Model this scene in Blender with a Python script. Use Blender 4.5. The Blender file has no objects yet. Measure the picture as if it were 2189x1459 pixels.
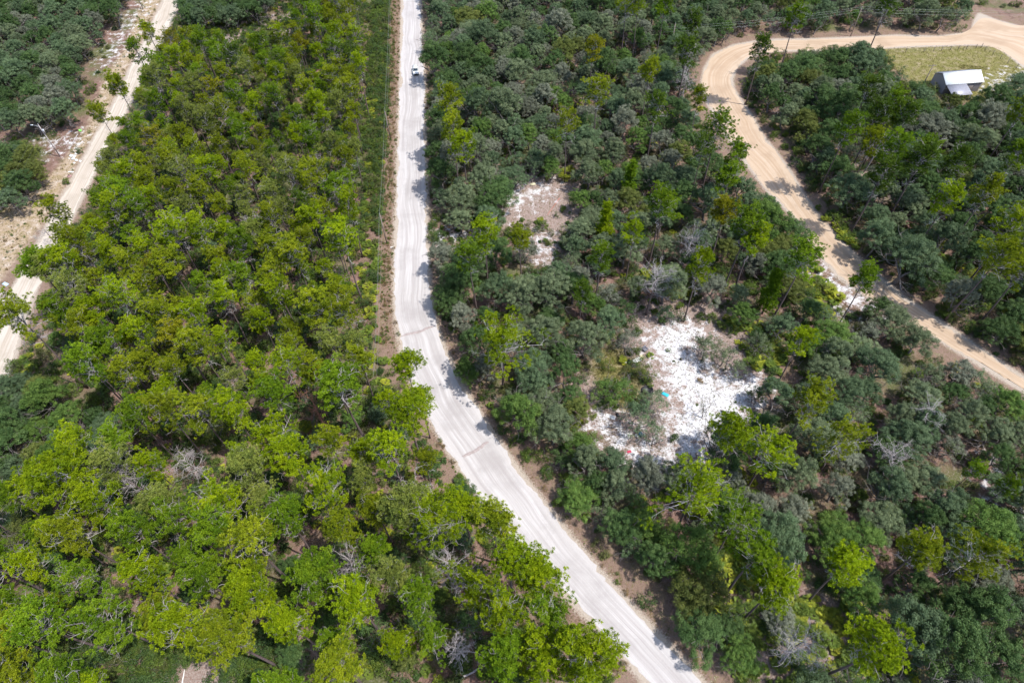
import bpy, math, random
import numpy as np
from math import radians, sin, cos, pi, atan, hypot
from mathutils import Vector, Matrix

# ------------------------------------------------------------------ camera, light, exposure
F, CX, CY, CAMH = 1362.0, 1094.5, 729.5, 110.0       # focal length and centre in pixels of the 2189 px photograph
PITCH, ROLL = radians(52.3), radians(2.2)
fwd = np.array([0, cos(PITCH), -sin(PITCH)])
r0 = np.array([1.0, 0, 0]); u0 = np.array([0, sin(PITCH), cos(PITCH)])
rgt = cos(ROLL) * r0 - sin(ROLL) * u0
upv = sin(ROLL) * r0 + cos(ROLL) * u0
sc = bpy.context.scene
C = sc.collection
cam = bpy.data.cameras.new('camera'); cam_o = bpy.data.objects.new('camera', cam); C.objects.link(cam_o)
cam.sensor_width = 36; cam.lens = F * 36 / 2189.0; cam.clip_start = 1; cam.clip_end = 12000
M = Matrix.Identity(4)
for i in range(3):
    M[i][0] = rgt[i]; M[i][1] = upv[i]; M[i][2] = -fwd[i]
M[2][3] = CAMH
cam_o.matrix_world = M
sc.camera = cam_o

SUN_EL = radians(63)
SHADOW = np.array([-0.93, 0.36]); SHADOW /= np.linalg.norm(SHADOW)     # where shadows point on the ground
sunpos = Vector((-SHADOW[0] * cos(SUN_EL), -SHADOW[1] * cos(SUN_EL), sin(SUN_EL)))
w = bpy.data.worlds.new("World"); sc.world = w; w.use_nodes = True
nt = w.node_tree; nt.nodes.clear()
sky = nt.nodes.new('ShaderNodeTexSky'); sky.sky_type = 'NISHITA'; sky.sun_disc = False
sky.sun_elevation = SUN_EL; sky.sun_rotation = math.atan2(sunpos.x, sunpos.y)
sky.air_density = 1.0; sky.dust_density = 1.5; sky.ozone_density = 1.0
bg = nt.nodes.new('ShaderNodeBackground'); bg.inputs[1].default_value = 0.15
wo = nt.nodes.new('ShaderNodeOutputWorld')
nt.links.new(sky.outputs[0], bg.inputs[0]); nt.links.new(bg.outputs[0], wo.inputs[0])
sl = bpy.data.lights.new('sun', 'SUN'); sl.energy = 3.4; sl.angle = radians(0.6); sl.color = (1, 0.96, 0.9)
so = bpy.data.objects.new('sun', sl); C.objects.link(so)
so.rotation_euler = sunpos.to_track_quat('Z', 'Y').to_euler()
so.location = (60, -40, 150)
sc.view_settings.view_transform = 'Standard'; sc.view_settings.look = 'None'
sc.view_settings.gamma = 1; sc.view_settings.exposure = 0.70
sc.view_settings.use_curve_mapping = False

# ------------------------------------------------------------------ pixel <-> world
def at(px, py, z=0.0):
    d = fwd + rgt * ((px - CX) / F) - upv * ((py - CY) / F)
    t = (z - CAMH) / d[2]
    return np.array([d[0] * t, d[1] * t, z])
def atn(P, z=0.0):
    return np.array([at(x, y, z)[:2] for x, y in P])
def proj(P):
    P = np.atleast_2d(P) - np.array([0, 0, CAMH])
    z = P @ fwd; z = np.where(z < 1, 1, z)
    return np.stack([CX + F * (P @ rgt) / z, CY - F * (P @ upv) / z], 1)
def scale_at(P):
    return F / max(1.0, float((np.asarray(P) - np.array([0, 0, CAMH])) @ fwd))
def inpoly(p, poly):
    p = np.atleast_2d(p); x, y = p[:, 0], p[:, 1]
    c = np.zeros(len(p), bool); n = len(poly)
    for i in range(n):
        x0, y0 = poly[i]; x1, y1 = poly[(i + 1) % n]
        if y0 == y1: continue
        k = ((y0 > y) != (y1 > y)) & (x < (x1 - x0) * (y - y0) / (y1 - y0) + x0)
        c ^= k
    return c
def segdist(p, a, b):
    d = b - a; t = np.clip(((p - a) @ d) / max(d @ d, 1e-9), 0, 1)
    return np.hypot(*(p - a - t[:, None] * d).T)
def sdf(p, poly):                                     # positive inside, metres
    poly = np.asarray(poly); n = len(poly)
    d = np.full(len(p), 1e9)
    for i in range(n): d = np.minimum(d, segdist(p, poly[i], poly[(i + 1) % n]))
    return np.where(inpoly(p, poly), d, -d)
def linedist(p, line):
    d = np.full(len(p), 1e9)
    for i in range(len(line) - 1): d = np.minimum(d, segdist(p, line[i], line[i + 1]))
    return d

# ------------------------------------------------------------------ materials
def mat(name):
    m = bpy.data.materials.new(name); m.use_nodes = True
    return m, m.node_tree, m.node_tree.nodes['Principled BSDF']
def N(t, kind, **kw):
    n = t.nodes.new(kind)
    for k, v in kw.items(): setattr(n, k, v)
    return n
def setc(sock, v): sock.default_value = (*v, 1) if len(v) == 3 else v
def ramp(t, fac, stops):
    r = N(t, 'ShaderNodeValToRGB'); e = r.color_ramp.elements
    while len(e) < len(stops): e.new(0.5)
    for el, (p, c) in zip(e, stops): el.position = p; el.color = (*c, 1) if not isinstance(c, (int, float)) else (c, c, c, 1)
    t.links.new(fac, r.inputs[0]); return r.outputs[0]
def noise(t, vec, scale, detail=4, rough=0.6, dist=0):
    n = N(t, 'ShaderNodeTexNoise'); n.inputs['Scale'].default_value = scale; n.inputs['Detail'].default_value = detail
    n.inputs['Roughness'].default_value = rough; n.inputs['Distortion'].default_value = dist
    if vec is not None: t.links.new(vec, n.inputs['Vector'])
    return n.outputs['Fac']
def mix(t, fac, a, b, mode='MIX'):
    n = N(t, 'ShaderNodeMix', data_type='RGBA', blend_type=mode)
    for s, v in ((n.inputs[0], fac), (n.inputs[6], a), (n.inputs[7], b)):
        if hasattr(v, 'links'): t.links.new(v, s)
        elif isinstance(v, (int, float)): s.default_value = v
        else: s.default_value = (*v, 1)
    return n.outputs[2]
def math_(t, op, a, b=None, c=None, clamp=False):
    n = N(t, 'ShaderNodeMath', operation=op); n.use_clamp = clamp
    for s, v in zip(n.inputs, (a, b, c)):
        if v is None: continue
        if hasattr(v, 'links'): t.links.new(v, s)
        else: s.default_value = v
    return n.outputs[0]
def bump(t, bs, h, strength, dist):
    b = N(t, 'ShaderNodeBump'); b.inputs['Strength'].default_value = strength; b.inputs['Distance'].default_value = dist
    t.links.new(h, b.inputs['Height']); t.links.new(b.outputs[0], bs.inputs['Normal'])

def simple(name, col, rough=0.7, metal=0, var=0.15, scale=3.0):
    m, t, b = mat(name)
    tc = N(t, 'ShaderNodeTexCoord')
    n = noise(t, tc.outputs['Object'], scale, 5)
    c = ramp(t, n, [(0.3, tuple(x * (1 - var) for x in col)), (0.7, tuple(min(1, x * (1 + var)) for x in col))])
    t.links.new(c, b.inputs['Base Color'])
    b.inputs['Roughness'].default_value = rough; b.inputs['Metallic'].default_value = metal
    return m

def leaf_mat(name, trans, rough=0.55, lo=0.62, hi=1.45, tip=(1.25, 1.1, 0.9)):
    """base colour = the tree's own colour (object colour), varied leaf by leaf and clump by clump"""
    m, t, b = mat(name)
    oi = N(t, 'ShaderNodeObjectInfo')
    at_ = N(t, 'ShaderNodeAttribute'); at_.attribute_name = 'tint'
    f = math_(t, 'MULTIPLY_ADD', at_.outputs['Fac'], hi - lo, lo)
    g = math_(t, 'MULTIPLY_ADD', oi.outputs['Random'], 0.35, 0.83)
    f2 = math_(t, 'MULTIPLY', f, g)
    cc = N(t, 'ShaderNodeCombineColor')
    for i, k in enumerate((f2, f2, f2)): t.links.new(k, cc.inputs[i])
    c = mix(t, 1.0, oi.outputs['Color'], cc.outputs[0], 'MULTIPLY')
    hs = N(t, 'ShaderNodeHueSaturation'); t.links.new(c, hs.inputs['Color'])
    t.links.new(math_(t, 'MULTIPLY_ADD', at_.outputs['Fac'], -0.035, 0.512), hs.inputs['Hue'])
    t.links.new(hs.outputs[0], b.inputs['Base Color'])
    b.inputs['Roughness'].default_value = rough
    b.inputs['Specular IOR Level'].default_value = 0.12
    tr = N(t, 'ShaderNodeBsdfTranslucent')
    t.links.new(mix(t, 1.0, hs.outputs[0], tip, 'MULTIPLY'), tr.inputs['Color'])
    ms = N(t, 'ShaderNodeMixShader'); ms.inputs[0].default_value = trans
    t.links.new(b.outputs[0], ms.inputs[1]); t.links.new(tr.outputs[0], ms.inputs[2])
    t.links.new(ms.outputs[0], t.nodes['Material Output'].inputs['Surface'])
    return m

MAT = {}
MAT['needles'] = leaf_mat('pine_needles', 0.22, lo=.5, hi=1.55)
MAT['leaves'] = leaf_mat('oak_leaves', 0.22, rough=0.5, tip=(1.3, 1.2, 0.7))
MAT['frond'] = leaf_mat('palmetto_frond', 0.25, rough=0.45, tip=(1.2, 1.1, 0.6))
MAT['pine_bark'] = simple('pine_bark', (0.13, 0.095, 0.09), 0.95, var=0.35, scale=6)
MAT['pale_bark'] = simple('grey_weathered_bark', (0.42, 0.39, 0.39), 0.9, var=0.3, scale=8)
MAT['oak_bark'] = simple('oak_bark', (0.17, 0.15, 0.145), 0.95, var=0.35, scale=5)
MAT['dead_wood'] = simple('bleached_dead_wood', (0.42, 0.38, 0.38), 0.9, var=0.25, scale=6)
MAT['red_dead'] = simple('rusty_dead_needles', (0.30, 0.14, 0.10), 0.9, var=0.3, scale=6)

# ------------------------------------------------------------------ mesh helpers
def mesh_np(name, V, faces_flat, sizes, mat_idx=None, mats=(), attrs=None, smooth=False):
    me = bpy.data.meshes.new(name)
    V = np.asarray(V, np.float32); faces_flat = np.asarray(faces_flat, np.int32); sizes = np.asarray(sizes, np.int32)
    me.vertices.add(len(V)); me.vertices.foreach_set('co', V.ravel())
    me.loops.add(len(faces_flat)); me.loops.foreach_set('vertex_index', faces_flat)
    me.polygons.add(len(sizes))
    st = np.zeros(len(sizes), np.int32); st[1:] = np.cumsum(sizes)[:-1]
    me.polygons.foreach_set('loop_start', st)
    me.update(calc_edges=True)
    if smooth: me.polygons.foreach_set('use_smooth', np.ones(len(sizes), bool))
    for m in mats: me.materials.append(m)
    if mat_idx is not None: me.polygons.foreach_set('material_index', np.asarray(mat_idx, np.int32))
    for k, a in (attrs or {}).items():
        at_ = me.attributes.new(k, 'FLOAT', 'POINT'); at_.data.foreach_set('value', np.asarray(a, np.float32))
    return me
class MB:
    """collects boxes, tubes, prisms; builds one mesh"""
    def __init__(s): s.v = []; s.f = []; s.m = []; s.n = 0
    def add(s, V, Fc, mi=0):
        s.v.append(np.asarray(V, float)); s.f += [tuple(i + s.n for i in f) for f in Fc]; s.m += [mi] * len(Fc); s.n += len(V)
    def box(s, c, d, mi=0, taper=1.0, rz=0, sh=(0, 0)):
        x, y, z = np.array(d) / 2
        V = np.array([[-x, -y, -z], [x, -y, -z], [x, y, -z], [-x, y, -z], [-x * taper + sh[0], -y * taper + sh[1], z], [x * taper + sh[0], -y * taper + sh[1], z], [x * taper + sh[0], y * taper + sh[1], z], [-x * taper + sh[0], y * taper + sh[1], z]])
        if rz: V[:, :2] = V[:, :2] @ np.array([[cos(rz), sin(rz)], [-sin(rz), cos(rz)]])
        s.add(V + np.array(c), [(3, 2, 1, 0), (4, 5, 6, 7), (0, 1, 5, 4), (1, 2, 6, 5), (2, 3, 7, 6), (3, 0, 4, 7)], mi)
    def tube(s, P, R, sides=5, mi=0, cap=True):
        P = np.asarray(P, float); n = len(P)
        R = np.full(n, R) if np.isscalar(R) else np.asarray(R)
        T = np.gradient(P, axis=0); T /= np.linalg.norm(T, axis=1)[:, None] + 1e-9
        ref = np.array([0, 0, 1.0]) if abs(T[0][2]) < 0.9 else np.array([1.0, 0, 0])
        A = np.cross(T, ref); A /= np.linalg.norm(A, axis=1)[:, None] + 1e-9; B = np.cross(T, A)
        an = np.arange(sides) * 2 * pi / sides
        V = (P[:, None] + R[:, None, None] * (np.cos(an)[None, :, None] * A[:, None] + np.sin(an)[None, :, None] * B[:, None])).reshape(-1, 3)
        Fc = [(i * sides + j, i * sides + (j + 1) % sides, (i + 1) * sides + (j + 1) % sides, (i + 1) * sides + j) for i in range(n - 1) for j in range(sides)]
        if cap: Fc += [tuple(range(sides))[::-1], tuple((n - 1) * sides + j for j in range(sides))]
        s.add(V, Fc, mi)
    def mesh(s, name, mats, smooth=False):
        V = np.concatenate(s.v); fl = [i for f in s.f for i in f]
        return mesh_np(name, V, fl, [len(f) for f in s.f], s.m, mats, smooth=smooth)
    def build(s, name, mats, parent=None, smooth=False):
        if not isinstance(mats, (list, tuple)): mats = [mats]
        return link(name, s.mesh(name, mats, smooth), parent)
def link(name, me, parent=None):
    o = bpy.data.objects.new(name, me); C.objects.link(o)
    if parent is not None: o.parent = parent
    return o
def tag(o, label=None, cat=None, group=None, kind=None):
    if label: o['label'] = label
    if cat: o['category'] = cat
    if group: o['group'] = group
    if kind: o['kind'] = kind
    return o
def empty(name, loc, rz=0, label=None, cat=None, group=None, scale=1):
    o = bpy.data.objects.new(name, None); C.objects.link(o); o.location = loc; o.rotation_euler = (0, 0, rz)
    o.empty_display_size = 0.3
    o.scale = (scale,) * 3
    return tag(o, label, cat, group)

# ------------------------------------------------------------------ layout of the ground (pixel outlines put onto the ground plane)
road_main_L = [(868, -130), (861, 0), (859, 80), (858, 150), (855, 225), (852, 300), (850, 400), (846, 500), (845, 560), (845, 620), (845, 660), (850, 700), (860, 750), (876, 800), (898, 850), (924, 900), (954, 950), (985, 1000), (1018, 1050), (1057, 1100), (1102, 1150), (1150, 1200), (1193, 1250), (1240, 1300), (1288, 1350), (1334, 1400), (1385, 1459), (1500, 1590)]
road_main_R = [(897, -130), (897, 0), (901, 80), (904, 150), (906, 225), (907, 300), (909, 400), (912, 500), (914, 560), (917, 620), (922, 660), (932, 700), (950, 750), (975, 800), (1002, 850), (1033, 900), (1068, 950), (1103, 1000), (1141, 1050), (1181, 1100), (1220, 1150), (1262, 1200), (1305, 1250), (1351, 1300), (1399, 1350), (1446, 1400), (1500, 1459), (1625, 1590)]
road_left_R = [(420, -80), (383, 0), (361, 62), (336, 111), (309, 151), (290, 195), (262, 250), (230, 310), (190, 390), (150, 470), (118, 540), (78, 610), (48, 700), (25, 780), (-20, 880), (-60, 980)]
road_left_L = [(385, -80), (350, 0), (321, 62), (299, 111), (277, 151), (258, 195), (232, 245), (200, 300), (155, 385), (110, 465), (70, 545), (25, 625), (-15, 700), (-50, 780), (-90, 880), (-130, 980)]
road_tan_O = [(2300, 75), (2250, 40), (2190, 60), (2130, 44), (2095, 30), (2086, 45), (2080, 70), (2006, 79), (1919, 76), (1851, 80), (1740, 84), (1660, 85), (1624, 88), (1570, 97), (1526, 117), (1508, 148), (1503, 178), (1514, 218), (1531, 250), (1560, 295), (1600, 352), (1644, 408), (1688, 452), (1724, 495), (1757, 545), (1794, 591), (1858, 634), (1930, 682), (2010, 725), (2090, 775), (2189, 835), (2300, 905)]
road_tan_I = [(2300, 200), (2189, 143), (2133, 98), (2085, 95), (2060, 95), (2045, 95), (2035, 96), (2019, 97), (1950, 99), (1885, 102), (1760, 108), (1680, 108), (1640, 110), (1604, 118), (1571, 144), (1562, 170), (1566, 190), (1586, 220), (1610, 256), (1628, 290), (1656, 325), (1687, 366), (1717, 420), (1767, 484), (1800, 520), (1838, 557), (1929, 634), (1986, 673), (2040, 708), (2087, 742), (2187, 807), (2300, 880)]
W_ = {}
for k, P in (('mL', road_main_L), ('mR', road_main_R), ('lL', road_left_L), ('lR', road_left_R), ('tO', road_tan_O), ('tI', road_tan_I)):
    W_[k] = atn(P)
POLY_MAIN = np.concatenate([W_['mL'], W_['mR'][::-1]])
POLY_LEFT = np.concatenate([W_['lL'], W_['lR'][::-1]])
POLY_TAN = np.concatenate([W_['tO'], W_['tI'][::-1]])
MID_MAIN = (W_['mL'] + W_['mR']) / 2

SAND = [  # bare white sand
    [(1412, 706), (1440, 690), (1495, 700), (1500, 722), (1478, 745), (1495, 775), (1530, 805), (1590, 805), (1632, 828), (1612, 860), (1600, 884), (1560, 905), (1520, 940), (1480, 965), (1440, 955), (1425, 925), (1445, 885), (1465, 855), (1440, 830), (1418, 805), (1420, 770), (1390, 735)],
    [(1268, 880), (1300, 890), (1345, 925), (1375, 950), (1440, 960), (1480, 1000), (1400, 1010), (1330, 985), (1300, 950), (1275, 915)],
    [(2095, 1005), (2125, 1000), (2145, 1025), (2110, 1040)],
    [(2140, 1060), (2160, 1055), (2165, 1085), (2145, 1085)],
    [(1748, 555), (1775, 580), (1850, 632), (1880, 670), (1800, 665), (1745, 610)],
    [(905, 495), (960, 498), (1000, 485), (1005, 505), (950, 520), (910, 530)],
    [(1065, 425), (1100, 395), (1165, 385), (1190, 405), (1120, 440), (1080, 462)],
    [(1135, 500), (1180, 505), (1185, 555), (1150, 560)],
    [(300, 0), (325, 0), (250, 130), (215, 150), (235, 90)],
    [(85, 300), (170, 285), (200, 300), (150, 320), (95, 330)],
    [(-80, 640), (20, 640), (10, 655), (-80, 665)],
    [(1895, 110), (2000, 110), (1990, 150), (1920, 160)],
    [(2100, 165), (2189, 150), (2189, 185), (2110, 205)],
    [(440, 75), (480, 70), (490, 90), (450, 95)],
    [(590, 40), (615, 45), (605, 62), (585, 60)],
]
GRASS = [  # thin green / olive grass
    [(1880, 103), (2019, 98), (2133, 99), (2300, 205), (2300, 260), (2110, 230), (2010, 205), (1930, 165), (1890, 130)],
    [(1270, 740), (1330, 740), (1380, 800), (1350, 880), (1290, 860), (1265, 800)],
    [(520, 1400), (600, 1400), (640, 1550), (470, 1550)],
    [(335, -20), (345, 0), (315, 62), (290, 111), (270, 151), (250, 195), (225, 250), (180, 320), (140, 395), (95, 470), (30, 560), (-60, 680), (-100, 600), (0, 450), (80, 400), (130, 350), (190, 270), (225, 160), (270, 100), (310, -20)],
]
SOIL = [  # red-brown needle litter showing in the open
    [(1380, 640), (1560, 640), (1600, 700), (1650, 800), (1640, 900), (1500, 1010), (1330, 1000), (1260, 900), (1230, 800), (1300, 720)],
    [(1080, 360), (1240, 340), (1260, 420), (1200, 560), (1130, 560), (1060, 470)],
    [(370, 1400), (470, 1370), (560, 1350), (700, 1370), (640, 1440), (500, 1520), (360, 1520)],
    [(490, 30), (630, 35), (620, 75), (430, 100)],
    [(1800, 330), (1900, 380), (1960, 430), (1850, 430), (1780, 370)],
    [(1690, 1270), (1830, 1300), (1900, 1459), (1540, 1459), (1520, 1300)],
]
SAND_W = [atn(p) for p in SAND]; GRASS_W = [atn(p) for p in GRASS]; SOIL_W = [atn(p) for p in SOIL]

def build_ground():
    xs = np.concatenate([[-4000, -1500, -700, -420], np.arange(-300, 301, 1.0), [420, 700, 1500, 4000]])
    ys = np.concatenate([[-3000, -800, -250, -100], np.arange(-60, 351, 1.0), [450, 700, 1500, 3000, 5000]])
    X, Y = np.meshgrid(xs, ys); p = np.stack([X.ravel(), Y.ravel()], 1)
    def m(polys, soft, wts=None):
        d = np.full(len(p), -1e3)
        for i_, q in enumerate(polys):
            e = np.clip(sdf(p, q) / soft + 0.5, 0, 1) * (wts[i_] if wts else 1); d = np.maximum(d, e)
        return np.clip(d, 0, 1)
    sand = m(SAND_W, 9.0, [1.0, .78, .62, .6, .62, .6, .58, .6, .40, .42, .85, .0, .42, .42, .42]); grass = m(GRASS_W[:3], 6.0); tan = m(GRASS_W[3:], 5.0); soil = m(SOIL_W, 8.0)
    droad = np.minimum(np.minimum(-sdf(p, POLY_MAIN), -sdf(p, POLY_LEFT)), -sdf(p, POLY_TAN))
    global RGRID; RGRID = droad.reshape(len(ys), len(xs))[4:-5, 4:-4]
    verge = np.clip(1.25 - droad / 7.0, 0, 1)
    edge = np.clip(1 - droad / 1.6, 0, 1)
    z = np.zeros(len(p))
    nx, ny = len(xs), len(ys)
    i = np.arange(nx - 1)[None, :] + np.arange(ny - 1)[:, None] * nx
    q = np.stack([i, i + 1, i + nx + 1, i + nx], -1).reshape(-1)
    me = mesh_np('ground', np.column_stack([p, z]), q, np.full((nx - 1) * (ny - 1), 4), None, [], {'sand': sand, 'tan': tan, 'grass': grass, 'soil': soil, 'verge': verge, 'edge': edge})
    m_, t, b = mat('forest_floor')
    tc = N(t, 'ShaderNodeTexCoord').outputs['Object']
    def A(n): a = N(t, 'ShaderNodeAttribute'); a.attribute_name = n; return a.outputs['Fac']
    big = noise(t, tc, 0.09, 4, 0.6); mid = noise(t, tc, 0.5, 6, 0.65); fine = noise(t, tc, 3.2, 6, 0.7); tiny = noise(t, tc, 9, 4, 0.7)
    litter = ramp(t, mid, [(0.3, (0.10, 0.065, 0.05)), (0.5, (0.20, 0.12, 0.095)), (0.72, (0.27, 0.185, 0.16))])
    litter = mix(t, ramp(t, big, [(0.45, 0.0), (0.62, 1.0)]), litter, (0.10, 0.11, 0.04))
    litter = mix(t, math_(t, 'MULTIPLY', ramp(t, fine, [(0.5, 0.0), (0.7, 1.0)]), 0.6), litter, (0.36, 0.30, 0.28))
    soil = mix(t, ramp(t, fine, [(0.35, 0.0), (0.65, 1.0)]), (0.21, 0.13, 0.10), (0.37, 0.315, 0.285))
    def thr(a, n, w=0.25, k=0.9):      # mask pushed about by noise, so its edge is ragged
        v = math_(t, 'ADD', a, math_(t, 'MULTIPLY', math_(t, 'SUBTRACT', n, 0.5), k * 2))
        return math_(t, 'MULTIPLY', math_(t, 'DIVIDE', math_(t, 'SUBTRACT', v, 0.5 - w / 2), w, clamp=True), math_(t, 'GREATER_THAN', a, 0.01))
    col = mix(t, thr(A('soil'), mid, 0.5), litter, soil)
    vg = ramp(t, math_(t, 'ADD', math_(t, 'MULTIPLY', mid, .5), math_(t, 'MULTIPLY', fine, .5)), [(0.34, (0.09, 0.11, 0.03)), (0.44, (0.20, 0.14, 0.10)), (0.52, (0.25, 0.17, 0.14)), (0.58, (0.16, 0.14, 0.06)), (0.66, (0.44, 0.37, 0.35))])
    col = mix(t, thr(A('verge'), mid, 0.4, 0.5), col, vg)
    gr = ramp(t, mid, [(0.3, (0.15, 0.15, 0.035)), (0.5, (0.21, 0.185, 0.07)), (0.68, (0.33, 0.265, 0.17))])
    gr = mix(t, ramp(t, fine, [(0.56, 0.0), (0.72, 0.7)]), gr, (0.44, 0.38, 0.31))
    gr = mix(t, ramp(t, tiny, [(0.45, 0.0), (0.6, 0.5)]), gr, (0.13, 0.14, 0.04))
    col = mix(t, thr(A('grass'), mid, 0.4, 0.6), col, gr)
    tn = ramp(t, math_(t, 'ADD', math_(t, 'MULTIPLY', mid, .6), math_(t, 'MULTIPLY', fine, .4)), [(0.36, (0.19, 0.18, 0.06)), (0.45, (0.33, 0.255, 0.16)), (0.53, (0.40, 0.31, 0.23)), (0.62, (0.52, 0.46, 0.40))])
    col = mix(t, thr(A('tan'), mid, 0.4, 0.5), col, tn)
    sd = ramp(t, fine, [(0.25, (0.42, 0.40, 0.40)), (0.45, (0.60, 0.59, 0.60)), (0.7, (0.74, 0.74, 0.76))])
    sd = mix(t, ramp(t, tiny, [(0.62, 0.0), (0.74, 0.5)]), sd, (0.34, 0.29, 0.23))
    n2 = math_(t, 'ADD', math_(t, 'MULTIPLY', mid, 0.78), math_(t, 'MULTIPLY', fine, 0.22))
    col = mix(t, thr(A('sand'), n2, 0.5, 2.0), col, sd)
    col = mix(t, thr(A('edge'), fine, 0.5, 0.9), col, (0.42, 0.36, 0.30))
    t.links.new(col, b.inputs['Base Color']); b.inputs['Roughness'].default_value = 0.97
    b.inputs['Specular IOR Level'].default_value = 0.1
    bump(t, b, math_(t, 'ADD', fine, math_(t, 'MULTIPLY', mid, 1.5)), 0.9, 0.25)
    me.materials.append(m_)
    tag(link('ground', me), 'sandy forest floor of red-brown needle litter and white sand', kind='structure')
build_ground()

def sand_road(name, L, R, base, dark, light, z, label, track):
    # resample both edges together
    seg = np.hypot(*np.diff((L + R) / 2, axis=0).T); s = np.concatenate([[0], np.cumsum(seg)])
    n = int(s[-1] / 0.7); q = np.linspace(0, s[-1], n)
    Li = np.column_stack([np.interp(q, s, L[:, k]) for k in range(2)]); Ri = np.column_stack([np.interp(q, s, R[:, k]) for k in range(2)])
    ker = np.hanning(25); ker /= ker.sum()
    for A_ in (Li, Ri):
        for k in range(2):
            pad = np.concatenate([np.full(12, A_[0, k]), A_[:, k], np.full(12, A_[-1, k])])
            A_[:, k] = np.convolve(pad, ker, 'valid')
    rng = np.random.default_rng(hash(name) % 1000 if False else len(name))
    def jit():
        j = rng.normal(0, 1, n); j2 = np.convolve(rng.normal(0, 1, n + 8), np.ones(9) / 3, 'valid')
        return 0.12 * j + 0.28 * j2
    D = Ri - Li; wd = np.hypot(*D.T)[:, None]; D = D / wd
    jl, jr = jit(), jit()
    m = 17
    tt = np.linspace(0, 1, m)
    P = Li[:, None] * (1 - tt)[None, :, None] + Ri[:, None] * tt[None, :, None]
    P[:, 0] += D * jl[:, None]; P[:, -1] -= D * jr[:, None]; P[:, 1] += D * jl[:, None] * .6; P[:, -2] -= D * jr[:, None] * .6
    zz = z + 0.10 * (np.exp(-((tt - 0.03) / 0.035) ** 2) + np.exp(-((tt - 0.97) / 0.035) ** 2))
    zz[0] = zz[-1] = z
    V = np.concatenate([P, np.broadcast_to(zz[None, :, None], (n, m, 1))], -1).reshape(-1, 3)
    V[:, 2] += np.where((np.arange(n * m) % m > 0) & (np.arange(n * m) % m < m - 1), rng.normal(0, 0.006, n * m), 0)
    V[:, 2] = np.maximum(V[:, 2], z)
    i = np.arange(m - 1)[None, :] + np.arange(n - 1)[:, None] * m
    f = np.stack([i, i + 1, i + m + 1, i + m], -1).reshape(-1)
    across = np.broadcast_to(tt[None], (n, m)).ravel(); along = np.broadcast_to(q[:, None], (n, m)).ravel()
    me = mesh_np(name, V, f, np.full((n - 1) * (m - 1), 4), None, [], {'across': across, 'along': along}, smooth=True)
    mt, t, b = mat(name + '_sand')
    def A(k): a = N(t, 'ShaderNodeAttribute'); a.attribute_name = k; return a.outputs['Fac']
    cx = N(t, 'ShaderNodeCombineXYZ')
    cw = N(t, 'ShaderNodeCombineXYZ'); t.links.new(math_(t, 'MULTIPLY', A('along'), 0.045), cw.inputs[1])
    wan = math_(t, 'MULTIPLY', math_(t, 'SUBTRACT', noise(t, cw.outputs[0], 1.0, 2, .5), .5), 0.5)
    t.links.new(math_(t, 'MULTIPLY', math_(t, 'ADD', A('across'), wan), 9.0), cx.inputs[0]); t.links.new(math_(t, 'MULTIPLY', A('along'), 0.022), cx.inputs[1])
    tc = N(t, 'ShaderNodeTexCoord').outputs['Object']
    st = noise(t, cx.outputs[0], 1.3, 5, 0.65, 0.0); st2 = noise(t, cx.outputs[0], 4.5, 4, 0.7, 0.0)
    fine = noise(t, tc, 4.0, 6, 0.7); big = noise(t, tc, 0.12, 4, 0.6); tiny = noise(t, tc, 12, 3, 0.6)
    c = ramp(t, st, [(0.38, dark), (0.5, base), (0.62, light)])
    c = mix(t, math_(t, 'MULTIPLY', ramp(t, st2, [(0.48, 0.0), (0.66, 1.0)]), 0.4), c, dark)
    c = mix(t, math_(t, 'MULTIPLY', ramp(t, math_(t, 'ADD', math_(t, 'MULTIPLY', big, .7), math_(t, 'MULTIPLY', fine, .3)), [(0.48, 0.0), (0.6, 1.0)]), 0.7), c, tuple(x * .88 for x in dark))
    c = mix(t, math_(t, 'MULTIPLY', ramp(t, fine, [(0.5, 0.0), (0.75, 1.0)]), 0.35), c, light)
    # loose paler sand at both sides, with crumbs of litter
    e = math_(t, 'ABSOLUTE', math_(t, 'SUBTRACT', A('across'), 0.5))
    em = math_(t, 'DIVIDE', math_(t, 'SUBTRACT', math_(t, 'ADD', e, math_(t, 'MULTIPLY', math_(t, 'SUBTRACT', fine, 0.5), 0.16)), 0.34), 0.08, clamp=True)
    c = mix(t, math_(t, 'MULTIPLY', em, 0.55), c, light)
    cr = math_(t, 'MULTIPLY', math_(t, 'MULTIPLY', em, ramp(t, tiny, [(0.58, 0.0), (0.66, 1.0)])), 0.55)
    c = mix(t, cr, c, track)
    t.links.new(c, b.inputs['Base Color']); b.inputs['Roughness'].default_value = 0.95; b.inputs['Specular IOR Level'].default_value = 0.1
    bump(t, b, math_(t, 'ADD', math_(t, 'MULTIPLY', st2, 0.6), math_(t, 'ADD', math_(t, 'MULTIPLY', st, 0.5), math_(t, 'MULTIPLY', fine, 0.5))), 0.6, 0.12)
    me.materials.append(mt)
    return tag(link(name, me), label, kind='structure')
rd = sand_road('main_road', W_['mL'], W_['mR'], (0.435, 0.412, 0.405), (0.375, 0.347, 0.34), (0.515, 0.495, 0.49), 0.012, 'white sand road with wheel tracks curving through the woods', (0.35, 0.27, 0.2))
sand_road('side_road', W_['lL'], W_['lR'], (0.47, 0.41, 0.345), (0.40, 0.34, 0.275), (0.53, 0.48, 0.42), 0.010, 'pale sand road along the left side of the pinewood', (0.4, 0.3, 0.2))
sand_road('tan_road', W_['tO'], W_['tI'], (0.44, 0.33, 0.235), (0.40, 0.29, 0.20), (0.495, 0.395, 0.30), 0.014, 'tan dirt road bending through the woods on the right', (0.42, 0.3, 0.2))
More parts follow.
